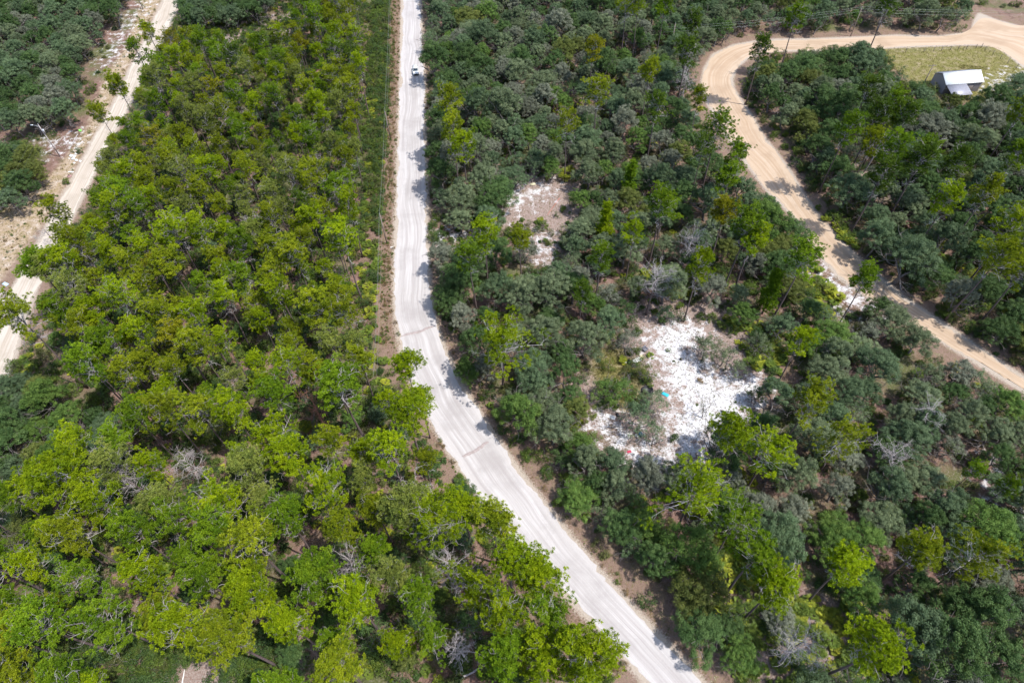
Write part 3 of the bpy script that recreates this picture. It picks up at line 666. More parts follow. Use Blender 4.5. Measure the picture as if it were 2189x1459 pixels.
def clearA(x, y, sp):
    if len(AN) and (((AN[:, 0] - x) ** 2 + (AN[:, 1] - y) ** 2) < (sp * .5 + AN[:, 2] * .5) ** 2).any(): return False
    return all((a - x) ** 2 + (b - y) ** 2 >= (sp * .5 + c * .5) ** 2 for a, b, c in AX)
def wch(d): k = list(d); p = np.array([d[i] for i in k], float); return k[RS.choice(len(k), p=p / p.sum())]
def pick_pine(x, y):
    c = proj([x, y, 15])[0]
    d = {'lime green': 3, 'olive green': 3, 'grass green': 1.6, 'yellow-tinged': .25, 'greyish green': .8, 'dark green': .15}
    if c[1] < 450: d = {'lime green': 1.6, 'olive green': 3, 'grass green': 1.6, 'yellow-tinged': .15, 'greyish green': .8, 'dark green': .3}
    if c[1] > 900: d = {'lime green': 4, 'olive green': 2.4, 'grass green': 2.0, 'yellow-tinged': .2, 'greyish green': .6, 'dark green': .1}
    return PINES[RS.integers(0, len(PINES))], wch(d), PINE_COL, (1.0 if c[1] > 850 else (0.92 if c[1] > 400 else .82))
scatter(pinewood, 18000, pick_pine, lambda R, c: 4.4 if c[1] < 800 else 4.8, 'pine_tree', .8)
NP = len(TREES)
def pick_oak(weights, small=0.0, sm=1.0):
    def f(x, y):
        if RS.random() < small: return THIN[RS.integers(0, 4)], wch(weights), OAK_COL, 1.1
        return OAKS[RS.integers(0, len(OAKS))], wch(weights), OAK_COL, sm
    return f
osp = lambda R, c: R * 1.0
for poly, wt in ((oaks_nw, {'grey-green': 2, 'blue-green': 3, 'dark green': 3, 'moss-grey': 1}), (oaks_w, {'dark green': 3, 'olive': 1, 'blue-green': 1}), (oaks_n, {'dark green': 2, 'blue-green': 1}), (oaks_sw, {'dark green': 2, 'fresh green': 1.5, 'blue-green': 2, 'olive': .6})):
    scatter(poly, 3500, pick_oak(wt, sm=.95), osp, 'oak_tree', .75)
scatter(wood_mid, 9000, pick_oak({'grey-green': 3, 'blue-green': 3, 'dark green': 2.2, 'moss-grey': 1.2, 'olive': .7, 'fresh green': 1.0}, .14, 1.0), osp, 'oak_tree', .75, no_trees)
scatter(wood_right, 4500, pick_oak({'grey-green': 1.4, 'blue-green': 2, 'dark green': 4, 'moss-grey': 1.2, 'olive': .8}, .08, 1.02), osp, 'oak_tree', .75, no_trees)
# low oaks under the pines
def spacing_under(R, c): return 4.3
bk = TREES; pines_only = [r for r in TREES]
TREES = []
scatter([(p[0], p[1]) for p in pinewood], 3200, pick_oak({'dark green': 4, 'olive': 1, 'blue-green': 1.2, 'fresh green': 1.2}, .3, .52), lambda R, c: 5.6, 'oak_tree', .75)
UNDER = TREES; TREES = bk
print('trees', len(TREES), 'under', len(UNDER))
TREES += UNDER

# keep objects in the open and landmarks free of crowns that would hide them
def hides(r, pts):
    for (x, y, z, rad) in pts:
        q = proj([x, y, z])[0]
        d = hypot(q[0] - r['px'], q[1] - r['py'])
        if d < r['size'] * .95 + rad and r['y'] < y + 3: return True
    return False
keep = []
KP = [(*at(889, 149), 6), (*at(129, 335), 8), (*at(157, 338), 8), (*at(150, 372), 5), (*at(165, 300), 10)]
KP = [(x, y, z, rad) for (x, y, z, rad) in KP]
TREES = [r for r in TREES if not hides(r, KP)]
for (px, py, z, rad) in ((1400, 585, 13, 20), (1385, 630, 6, 8), (1472, 505, 9, 24), (958, 1200, 12, 22), (672, 872, 12, 18), (985, 1378, 9, 14), (1712, 1380, 11, 26), (405, 980, 9, 22), (420, 930, 0, 14), (1000, 1440, 0, 10), (890, 1058, 13, 12), (288, 1020, 13, 12)):
    q = at(px, py, z)
    TREES = [r for r in TREES if not (hypot(px - r['px'], py - r['py']) < r['size'] * .55 + rad and r['y'] < q[1] + 2)]

# ------------------------------------------------------------------ labels that single trees out: rank from a road within a band of the photo
ORD = ['first', 'second', 'third', 'fourth', 'fifth', 'sixth', 'seventh', 'eighth', 'ninth', 'tenth', 'eleventh', 'twelfth', 'thirteenth', 'fourteenth', 'fifteenth', 'sixteenth', 'seventeenth', 'eighteenth', 'nineteenth', 'twentieth']
def ordn(i): return ORD[i] if i < 20 else '%d%s' % (i + 1, {1: 'st', 2: 'nd', 3: 'rd'}.get((i + 1) % 10, 'th'))
def roadx(L, y):
    P = sorted(L, key=lambda q: q[1]); return float(np.interp(y, [q[1] for q in P], [q[0] for q in P]))
MIDM = [((a[0] + b[0]) / 2, a[1]) for a, b in zip(road_main_L, road_main_R)]
MIDL = [((a[0] + b[0]) / 2, a[1]) for a, b in zip(road_left_L, road_left_R)]
MIDT = [((a[0] + b[0]) / 2, (a[1] + b[1]) / 2) for a, b in zip(road_tan_O[14:], road_tan_I[14:])]
def zone(r):
    x, y = r['px'], r['py']; xm = roadx(MIDM, y)
    if x < xm:
        if y < 800 and x < roadx(MIDL, y): return 'left of side road', 'oaks left of the side road', -1
        return 'left of white road', 'left', -1
    if y < 900 and x > roadx(MIDT, y) and y > 88: return 'right of tan road', 'right', 1
    if y <= 88 and x > 1500: return 'beyond tan road bend', 'far', 1
    return 'right of white road', 'mid', 1
for r in TREES:
    r['vis'] = -60 < r['px'] < 2249 and -40 < r['py'] < 1510
def select(kind, nmax):
    L = [r for r in TREES if r['kind'] == kind]; vis = [r for r in L if r['vis']]
    vis.sort(key=lambda r: -r['size']); a = vis[:nmax]; ids = set(id(r) for r in a)
    return a, [r for r in L if id(r) not in ids]
pine_i, pine_rest = select('pine', 300); oak_i, oak_rest = select('oak', 300)
MARK = ['at the top edge', "just above the white car's height", 'level with the white car', 'just below the white car', 'level with the upper verge pole', 'just below the upper verge pole', 'level with the small clearing', 'level with the lower verge pole', 'just below the lower verge pole', 'level with the upper road ridge', 'level with the white mattress', 'level with the turquoise tarp', 'level with the blue barrel', 'level with the lower road ridge', 'just below the lower road ridge', 'level with the turquoise roof corner', 'just below the turquoise roof corner', 'just above the bleached snag', 'level with the bleached snag', 'at the bottom edge']
def label_all(L, noun, cat):
    bands = {}
    for r in L:
        z, g, sg = zone(r); b = int(max(0, min(.999, r['py'] / 1459)) * 20); r['zone'] = (z, b, sg); bands.setdefault((z, b), []).append(r)
    for (z, b), rs in bands.items():
        sg = rs[0]['zone'][2]; rs.sort(key=lambda r: sg * r['px'])
        for i, r in enumerate(rs):
            size = 'broad' if r['R'] > (3.7 if noun == 'pine' else 4.6) else ('slim' if r['R'] < (2.9 if noun == 'pine' else 3.0) else '')
            if noun == 'pine' and r['H'] < 13: size = 'young'
            lab = ' '.join(q for q in (size, r['col'], noun) if q)
            realise(r, '%s, %s %s, %s' % (lab, ordn(i), (noun + ' ' if len(lab.split()) < 4 else '') + z, MARK[b]), cat, '%s trees %s' % (noun, z))
label_all(pine_i, 'pine', 'pine tree')
label_all(oak_i, 'oak', 'oak tree')

# ------------------------------------------------------------------ the masses beyond 300: instanced on one object
def stuff_instances(name, label, cat, recs, templates, color, rngseed=1):
    """recs: (x, y, rot, scale, template index); templates: list of lists of template OBJECTS"""
    if not recs: return
    A = np.array([(r[0], r[1], r[2], r[3], r[4]) for r in recs], float)
    me = bpy.data.meshes.new(name); me.vertices.add(len(A))
    me.vertices.foreach_set('co', np.column_stack([A[:, :2], np.zeros(len(A))]).astype(np.float32).ravel()); me.update()
    for k, c in (('rot', 2), ('scl', 3)):
        a = me.attributes.new(k, 'FLOAT', 'POINT'); a.data.foreach_set('value', A[:, c].astype(np.float32))
    a = me.attributes.new('tpl', 'INT', 'POINT'); a.data.foreach_set('value', A[:, 4].astype(np.int32))
    o = link(name, me); tag(o, label, cat, kind='stuff'); o.color = (*color, 1)
    g = bpy.data.node_groups.new(name + '_nodes', 'GeometryNodeTree')
    g.interface.new_socket('Geometry', in_out='INPUT', socket_type='NodeSocketGeometry'); g.interface.new_socket('Geometry', in_out='OUTPUT', socket_type='NodeSocketGeometry')
    gi = g.nodes.new('NodeGroupInput'); go = g.nodes.new('NodeGroupOutput')
    jn = g.nodes.new('GeometryNodeJoinGeometry')
    def attr(n, t): q = g.nodes.new('GeometryNodeInputNamedAttribute'); q.data_type = t; q.inputs[0].default_value = n; return q.outputs[0]
    rot, scl, tpl = attr('rot', 'FLOAT'), attr('scl', 'FLOAT'), attr('tpl', 'INT')
    cx = g.nodes.new('ShaderNodeCombineXYZ'); g.links.new(rot, cx.inputs[2])
    for k, objs in enumerate(templates):
        jt = g.nodes.new('GeometryNodeJoinGeometry')
        for ob in objs:
            oi = g.nodes.new('GeometryNodeObjectInfo'); oi.transform_space = 'ORIGINAL'; oi.inputs['Object'].default_value = ob
            g.links.new(oi.outputs['Geometry'], jt.inputs[0])
        ip = g.nodes.new('GeometryNodeInstanceOnPoints')
        cmp_ = g.nodes.new('FunctionNodeCompare'); cmp_.data_type = 'INT'; cmp_.operation = 'EQUAL'
        ii = [s for s in cmp_.inputs if s.type == 'INT']; g.links.new(tpl, ii[0]); ii[1].default_value = k
        g.links.new(gi.outputs[0], ip.inputs['Points']); g.links.new(cmp_.outputs[0], ip.inputs['Selection']); g.links.new(jt.outputs[0], ip.inputs['Instance'])
        g.links.new(cx.outputs[0], ip.inputs['Rotation']); g.links.new(scl, ip.inputs['Scale'])
        g.links.new(ip.outputs[0], jn.inputs[0])
    g.links.new(jn.outputs[0], go.inputs[0])
    md = o.modifiers.new('scatter', 'NODES'); md.node_group = g
    return o
def templ(T):                     # the children of the first placed tree that uses this template
    for o in bpy.data.objects:
        if o.type == 'MESH' and o.data == list(T[0].values())[-1] and o.parent:
            return [c for c in o.parent.children]
def rest(name, label, cat, rs, lib, cols):
    for col in sorted(set(r['col'] for r in rs)):
        sub = [r for r in rs if r['col'] == col]
        used = [i for i, T in enumerate(lib) if any(r['parts'] is T[0] for r in sub)]
        tp = []; idx = {}
        for i in used:
            ob = templ(lib[i])
            if ob: idx[i] = len(tp); tp.append(ob)
        rec = []
        for r in sub:
            i = next(i for i, T in enumerate(lib) if T[0] is r['parts'])
            if i not in idx: i = next(iter(idx))
            rec.append((r['x'], r['y'], r['rz'], r['s'], idx[i]))
        stuff_instances(name, label % col, cat, rec, tp, cols[col])
bpy.context.view_layer.update()
rest('distant_pines', 'smaller %s pines standing too densely to count in the far pinewood', 'pine trees', pine_rest, PINES + YOUNG + BIGP, PINE_COL)
rest('distant_oaks', 'smaller %s oaks filling the far woods and the understorey', 'oak trees', oak_rest, OAKS + THIN, OAK_COL)

# ------------------------------------------------------------------ shrubs and palmettos
def fam(name, lib, spots, cols, cat, grp, lab):
    out = []
    for (px, py, k, s, col, txt) in spots:
        x, y, _ = at(px, py)
        r = place(name, lib[k], x, y, RS.uniform(0, 6.28), s, col, cols, {})
        out.append(realise(r, txt, cat, grp))
    return out
BUSH_COL = {'green': (0.085, 0.135, 0.025), 'dark': (0.055, 0.10, 0.03), 'olive': (0.10, 0.115, 0.04), 'brown': (0.2, 0.15, 0.07), 'yellow': (0.32, 0.28, 0.03)}
PALM_COL = {'bright': (0.23, 0.27, 0.03), 'green': (0.12, 0.18, 0.03)}
fam('shrub', BUSHES, [
 (1440, 940, 0, 1.15, 'dark', 'round dark shrub alone on the pinkish sand south of the clearing'),
 (172, 327, 1, 1.0, 'dark', 'dark shrub beside the heap of white rubbish by the left road'),
 (1500, 772, 1, .55, 'green', 'green shrub at the foot of the grey-green oaks in the sand clearing'),
 (1548, 790, 2, .45, 'dark', 'dark shrub on the right rim of the white sand clearing'),
 (1545, 882, 0, .55, 'green', 'small green shrub on the white sand beside the dark log'),
 (1455, 768, 3, .5, 'olive', 'tiny olive shrub near the top of the white sand clearing'),
 (1440, 772, 3, .4, 'green', 'tiny green shrub on white sand left of the olive one'),
 (1572, 860, 3, .5, 'dark', 'tiny dark shrub near the right end of the white sand'),
 (1428, 750, 1, .5, 'green', 'green shrub on the upper left rim of the white sand'),
 (1490, 865, 3, .5, 'green', 'tiny green shrub near the thin leafless tree on the sand'),
 (1495, 815, 0, .8, 'brown', 'dry brown weed clump in the middle of the white sand'),
 (145, 392, 0, 1.3, 'green', 'grey-green weedy shrub beside the left sand road below the rubbish'),
 (1170, 385, 0, 1.0, 'olive', 'olive shrub at the upper rim of the small leafy clearing'),
], BUSH_COL, 'shrub', 'shrubs in the open', '')
fam('palmetto', PALMS, [
 (1212, 380, 1, 2.6, 'bright', 'large bright yellow-green palmetto at the top of the small clearing'),
 (1275, 372, 0, 2.0, 'green', 'palmetto clump right of the large bright palmetto'),
 (708, 245, 1, 1.5, 'bright', 'bright palmetto by the pinewood edge below the parked car level'),
 (800, 225, 1, 1.6, 'bright', 'bright yellow palmetto beside the power line, upper part of the verge'),
 (803, 200, 0, 1.5, 'bright', 'yellow palmetto beside the power line above the brightest clump'),
 (795, 240, 2, 1.6, 'bright', 'yellow palmetto at the lower end of the bright row by the power line'),
 (790, 672, 0, 1.5, 'bright', 'bright palmetto at the wood edge level with the upper road ridge'),
 (785, 715, 1, 1.4, 'green', 'green palmetto at the wood edge below the upper road ridge'),
 (1770, 628, 1, 1.7, 'bright', 'bright palmetto on pale sand beside the tan road'),
 (1788, 640, 0, 1.6, 'bright', 'palmetto nearest the lone pine that leans over the tan road'),
], PALM_COL, 'palmetto', 'palmettos standing in the open', '')

def randpts(poly_px, n, z=0.0, road=.4):
    pw = atn(poly_px); lo, hi = pw.min(0), pw.max(0); out = []
    P = RS.uniform(lo, hi, (n * 8, 2)); P = P[inpoly(P, pw)][:n]
    if len(P): 
        d = np.maximum(np.maximum(sdf(P, POLY_MAIN), sdf(P, POLY_LEFT)), sdf(P, POLY_TAN)); P = P[d < -road]
    return P
bpy.context.view_layer.update()
bt = [templ(T) for T in BUSHES]; pt = [templ(T) for T in PALMS]
open_w = [atn(q) for q in ([(1412, 690), (1500, 690), (1640, 800), (1630, 900), (1500, 1000), (1290, 1000), (1260, 880), (1400, 880), (1400, 740)], [(1085, 380), (1225, 375), (1215, 440), (1120, 470), (1075, 465)], [(1885, 98), (2133, 98), (2300, 210), (2110, 215), (1940, 160)], [(340, 0), (225, 250), (95, 470), (-60, 680), (-60, 640), (0, 450), (85, 380), (135, 345), (80, 300), (170, 280), (230, 140), (290, -10)], [(1748, 555), (1800, 600), (1850, 640), (1800, 660), (1748, 600)], [(385, 1430), (440, 1400), (490, 1380), (460, 1500), (350, 1500)])]
def not_open(P):
    k = np.ones(len(P), bool)
    for q in open_w: k &= ~inpoly(P, q)
    return P[k]
woods_L = [(400, -20), (830, -20), (825, 300), (815, 500), (800, 740), (850, 800), (920, 940), (1080, 1150), (1360, 1520), (-80, 1520), (-80, 800), (60, 760), (130, 560), (240, 340), (300, 190), (360, 80)]
woods_M = [(915, -60), (1490, -60), (1490, 120), (1490, 190), (1520, 280), (1620, 420), (1720, 520), (1800, 630), (2180, 860), (2260, 900), (2260, 1520), (1590, 1520), (1440, 1350), (1230, 1130), (1130, 1000), (1000, 810), (940, 660), (920, 500)]
woods_R = [(1625, 118), (1880, 105), (1950, 190), (2189, 215), (2260, 860), (2100, 735), (1990, 660), (1800, 500), (1700, 370), (1640, 280), (1580, 200)]
woods_T = [(-80, -60), (310, -60), (225, 120), (200, 260), (60, 310), (95, 370), (20, 440), (-80, 500)]
woods_F = [(1500, -60), (2300, -60), (2300, 10), (2090, 20), (2070, 68), (1620, 78), (1540, 90)]
allb = []
for poly, n in ((woods_L, 5200), (woods_M, 3300), (woods_R, 1700), (woods_T, 500), (woods_F, 300), ([(800, 0), (832, 0), (832, 200), (826, 300), (815, 500), (790, 500), (790, 200)], 420), ([(0, 1380), (380, 1330), (600, 1340), (640, 1500), (0, 1500)], 420)):
    allb.append(not_open(randpts(poly, n)))
B = np.concatenate(allb)
cols = ['green', 'dark', 'olive']; pick = RS.choice(3, len(B), p=[.42, .4, .18])
for k, cn in enumerate(cols):
    S = B[pick == k]
    stuff_instances('undergrowth', 'dense %s undergrowth of shrubs covering the floor between the trees' % {'green': 'green', 'dark': 'dark green', 'olive': 'olive'}[cn], 'undergrowth', [(x, y, RS.uniform(0, 6.28), RS.uniform(.7, 1.5), RS.integers(0, 4)) for x, y in S], bt, BUSH_COL[cn])
Pm = [not_open(randpts(woods_L, 1700)), randpts([(795, 120), (828, 120), (822, 300), (812, 480), (810, 740), (780, 740), (765, 560), (775, 300)], 120, road=1.5),
      randpts([(1680, 590), (1750, 560), (1800, 640), (1770, 690), (1690, 650)], 70), randpts([(1550, 680), (1660, 700), (1680, 800), (1600, 790)], 90),
      randpts([(1680, 1270), (1850, 1290), (1900, 1500), (1600, 1500), (1530, 1330), (1540, 1180)], 240), randpts([(1500, 1000), (1600, 1000), (1700, 1250), (1520, 1250)], 160),
      randpts([(1380, 550), (1500, 590), (1480, 640), (1350, 620)], 60), randpts([(1900, 480), (2189, 560), (2189, 700), (2060, 640)], 160), not_open(randpts(woods_M, 380)), randpts([(1700, 420), (1790, 470), (1860, 560), (1780, 500)], 40)]
P = np.concatenate(Pm)
br_ = RS.random(len(P)) < .5
for k, cn in ((True, 'bright'), (False, 'green')):
    S = P[br_ == k]
    S = S[RS.random(len(S)) < (.6 if k else 1)]
    stuff_instances('palmetto_thicket', ('yellow-green' if k else 'deep green') + ' saw palmettos in thickets under the trees', 'palmettos', [(x, y, RS.uniform(0, 6.28), RS.uniform(.75, 1.3), RS.integers(0, 3)) for x, y in S], pt, PALM_COL[cn])

# grass tufts and weeds on the verges and clearings: one mesh of blades
def tufts(name, label, P, h, colname_rgb, n=7, wd=.05):
    rng = np.random.default_rng(len(P)); K = len(P); c = np.column_stack([P, np.zeros(K)])
    V, t = blades(c, np.tile([0, 0, 1.], (K, 1)), n, h, wd, rng, spread=.7, tint=rng.random(K))
    V[:, 2] = np.maximum(V[:, 2], 0.004)
    o = link(name, quads(name, V, t, MAT['frond'])); o.color = (*colname_rgb, 1); return tag(o, label, 'grass', kind='stuff')
vergeL = [(828, -20), (857, -20), (850, 300), (844, 500), (842, 660), (860, 760), (900, 860), (985, 1010), (1130, 1190), (1350, 1430), (1300, 1459), (1100, 1200), (940, 960), (860, 800), (815, 740), (812, 500), (822, 200)]
vergeR = [(900, 0), (915, 0), (925, 500), (945, 640), (1000, 780), (1100, 950), (1250, 1150), (1420, 1320), (1580, 1500), (1520, 1459), (1260, 1190), (1070, 940), (950, 745), (915, 600)]
tufts('verge_grass', 'brown and straw grass tufts along both verges of the white road', np.concatenate([randpts(vergeL, 5200, road=.1), randpts(vergeR, 2600, road=.1)]), .4, (0.26, 0.19, 0.10))
tufts('green_grass', 'thin green grass on the lot and the left road shoulder', np.concatenate([randpts(GRASS[0], 4500), randpts(GRASS[1], 1800), randpts(GRASS[2], 2500), randpts(GRASS[3], 2200), randpts(vergeL, 1500, road=.3), randpts([(2050, 138), (2110, 143), (2110, 150), (2050, 148)], 260)]), .26, (0.19, 0.18, 0.055))
tufts('clearing_weeds', 'scattered weeds and seedlings on the white sand of the clearing', np.concatenate([randpts(SAND[0], 420), randpts(SAND[1], 160), randpts([(1380, 640), (1600, 640), (1640, 800), (1600, 930), (1460, 990), (1290, 960), (1250, 800)], 2600), randpts(SAND[4], 300), randpts(SOIL[1], 1500), randpts([(85, 295), (170, 280), (200, 300), (95, 335)], 300)]), .3, (0.16, 0.15, 0.05))
S = np.concatenate([randpts(vergeL, 900, road=.2), randpts([(832, 0), (846, 0), (838, 400), (832, 740), (812, 740), (824, 400)], 420), randpts(vergeR, 500, road=.3), randpts(GRASS[3], 160, road=1)])
pv = RS.random(len(S)) < .5
for k, cn in ((True, 'green'), (False, 'brown')):
    Q = S[pv == k]
    stuff_instances('verge_weeds', ('green' if k else 'dry brown') + ' weeds and seedlings dotted along the road verges', 'weeds', [(x, y, RS.uniform(0, 6.28), RS.uniform(.14, .5), RS.integers(0, 4)) for x, y in Q], bt, BUSH_COL[cn])
# twigs and fallen sticks
def sticks():
    rng = np.random.default_rng(5); mb = MB()
    P = np.concatenate([randpts(woods_L, 420), randpts(woods_M, 420), randpts([(1250, 700), (1600, 700), (1600, 960), (1280, 960)], 120)])
    for x, y in P:
        a = rng.uniform(0, 6.3); L = rng.uniform(.8, 3.2)
        Q, _ = curve(np.array([x, y, .06]), np.array([cos(a), sin(a), 0.02]), L, 4, rng, .12, 0); Q[:, 2] = np.abs(Q[:, 2] - .06) * .5 + .05
        mb.tube(Q, np.linspace(.04, .015, 5), 4)
    tag(mb.build('fallen_sticks', MAT['dead_wood']), 'pale fallen sticks and twigs scattered over the forest floor', 'fallen sticks', kind='stuff')
sticks()
exec_objects = True

# ------------------------------------------------------------------ dead trees
def dead(px, py, seed, H, R, label, mats=('pine_bark', 'dead_wood'), crown=True):
    """px, py: middle of the bare crown in the photo"""
    x, y, _ = at(px, py, H * .78); o = empty('dead_tree', (x, y, 0), 0, label, 'dead tree', 'bare dead trees')
    tr, br = deadtree(seed, H, R)
    tr.build('trunk', [MAT[mats[0]], MAT[mats[1]]], o)
    return o
dead(1400, 585, 1, 17, 4.2, 'tall bare dead pine with pale branches above the sand clearing')
dead(1472, 512, 2, 12, 5.0, 'wide leafless silver oak behind the lime pine above the clearing', ('dead_wood', 'dead_wood'))
dead(958, 1200, 3, 16, 3.9, 'dead pine with rusty pink twigs beside the white road bend', ('pine_bark', 'dead_wood'))
dead(672, 872, 4, 15, 3.2, 'dead pine with reddish bare twigs in the pinewood centre', ('red_dead', 'red_dead'))
dead(985, 1378, 5, 12, 3.0, 'small bleached snag above the fallen log near the bottom edge', ('dead_wood', 'dead_wood'))
dead(1712, 1385, 6, 14, 4.2, 'broad grey leafless tree over palmettos in the lower right', ('oak_bark', 'dead_wood'))
dead(410, 985, 7, 12, 4.0, 'white dead tree with curled limbs in the lower left pinewood', ('dead_wood', 'dead_wood'))
dead(1910, 975, 8, 9, 4.0, 'grey dead branches in the oaks right of the olive pine', ('dead_wood', 'dead_wood'))
dead(890, 1058, 9, 17, 4.4, 'bare silver-limbed pine near the road bend, lower centre', ('pine_bark', 'dead_wood'))
dead(288, 1020, 10, 17, 4.0, 'silver-branched dead pine in the lower left pinewood', ('pine_bark', 'dead_wood'))
dead(1985, 880, 11, 10, 3.0, 'dead branch crown poking out of the oaks on the right', ('dead_wood', 'dead_wood'))
dead(755, 1215, 12, 16, 4.0, 'half bare pine with pale twisted limbs in the lower centre wood', ('pine_bark', 'dead_wood'))
dead(1880, 300, 13, 13, 3.0, 'pale dead tree leaning among dark pines right of the tan road', ('dead_wood', 'dead_wood'))
dead(545, 470, 14, 15, 3.2, 'grey leafless tree in the middle of the left pinewood', ('pine_bark', 'dead_wood'))
dead(110, 505, 15, 15, 3.2, 'bare grey pine overhanging the left sand road', ('pine_bark', 'pale_bark'))
dead(1468, 170, 16, 10, 3.4, 'white dead tree on the left of the tan road bend', ('dead_wood', 'dead_wood'))
# thin nearly leafless tree standing on the white sand
def thin_tree():
    x, y, _ = at(1500, 892); rng = np.random.default_rng(77)
    o = empty('thin_tree', (x, y, 0), 0, 'thin nearly leafless tree standing alone on the white sand', 'tree')
    mb = MB(); tips = []
    P, d = curve(np.array([0, 0, -.1]), unit(np.array([.1, .1, 1])), 2.2, 4, rng, .1, 0); mb.tube(P, np.linspace(.11, .08, 5), 6)
    for i in range(5):
        Q, d2 = curve(P[-1], unit(np.array([cos(i * 1.3), sin(i * 1.3), 1.1])), 3.2, 6, rng, .18, 0); mb.tube(Q, np.linspace(.06, .02, 7), 4)
        for k in range(7):
            S, d3 = curve(Q[rng.integers(2, 7)], unit(d2 + rng.normal(0, .6, 3)), 1.4, 4, rng, .25, 0); mb.tube(S, np.linspace(.025, .01, 5), 3, cap=False); tips += list(S[2:])
    mb.build('trunk', MAT['oak_bark'], o, True)
    V, t = leafclumps(np.array(tips), np.full(len(tips), .25), 5, .12, rng, rng.random(len(tips)))
    c = link('crown', quads('thin_crown', V, t, MAT['leaves']), o); c.color = (.12, .14, .06, 1)
thin_tree()
# fallen logs
def log(a, b, r, label, m='dead_wood', name='fallen_log', cat='log', limbs=3, z=.0):
    A_, B_ = at(*a), at(*b); rng = np.random.default_rng(int(a[0] * 7 + b[1])); L = np.linalg.norm(B_ - A_)
    o = empty(name, tuple(A_), math.atan2(B_[1] - A_[1], B_[0] - A_[0]), label, cat)
    n = 8; P = np.column_stack([np.linspace(0, L, n), rng.normal(0, .03 * L / 6, n), np.full(n, r * .9 + z)]); mb = MB()
    mb.tube(P, np.linspace(r, r * .55, n), 7); mb.build('trunk', MAT[m], o, True)
    if limbs:
        mb = MB()
        for i in range(limbs):
            Q, _ = curve(P[rng.integers(3, 8)], unit(np.array([.6, rng.choice([-1, 1]) * .8, .25])), L * .22, 5, rng, .2, 0); Q[:, 2] = np.maximum(Q[:, 2], .05); mb.tube(Q, np.linspace(r * .4, .02, 6), 4)
        mb.build('branches', MAT[m], o)
log((968, 1458), (1040, 1420), .22, 'pale fallen log beside the bleached snag near the bottom edge', limbs=1)
log((462, 952), (398, 905), .16, 'bleached fallen trunk under the pines in the lower left', limbs=5)
log((430, 950), (372, 965), .14, 'white forked fallen branch beside the bleached trunk', limbs=6)
log((1540, 877), (1560, 889), .14, 'short dark log on the right of the white sand', m='oak_bark', limbs=1)
log((1143, 371), (1112, 396), .07, 'thin pale fallen pole at the top of the small clearing', limbs=0, name='fallen_pole', cat='pole')
MAT['rust'] = simple('rusty_pole', (0.42, 0.12, 0.08), .7)
log((1197, 423), (1170, 460), .08, 'reddish fallen pole across the right of the small clearing', m='rust', limbs=0, name='fallen_pole', cat='pole')
MAT['white'] = simple('white_plastic', (0.78, 0.78, 0.76), .5, var=.06)
log((1149, 498), (1190, 499), .07, 'long white pipe lying below the small clearing', m='white', limbs=0, name='white_pipe', cat='pipe')
log((1314, 878), (1350, 884), .07, 'thin white pipe lying on the litter left of the white sand', m='white', limbs=0, name='white_pipe', cat='pipe')
log((390, 1459), (395, 1430), .10, 'white post lying at the bottom edge of the photo', m='white', limbs=0, name='white_pipe', cat='pipe')

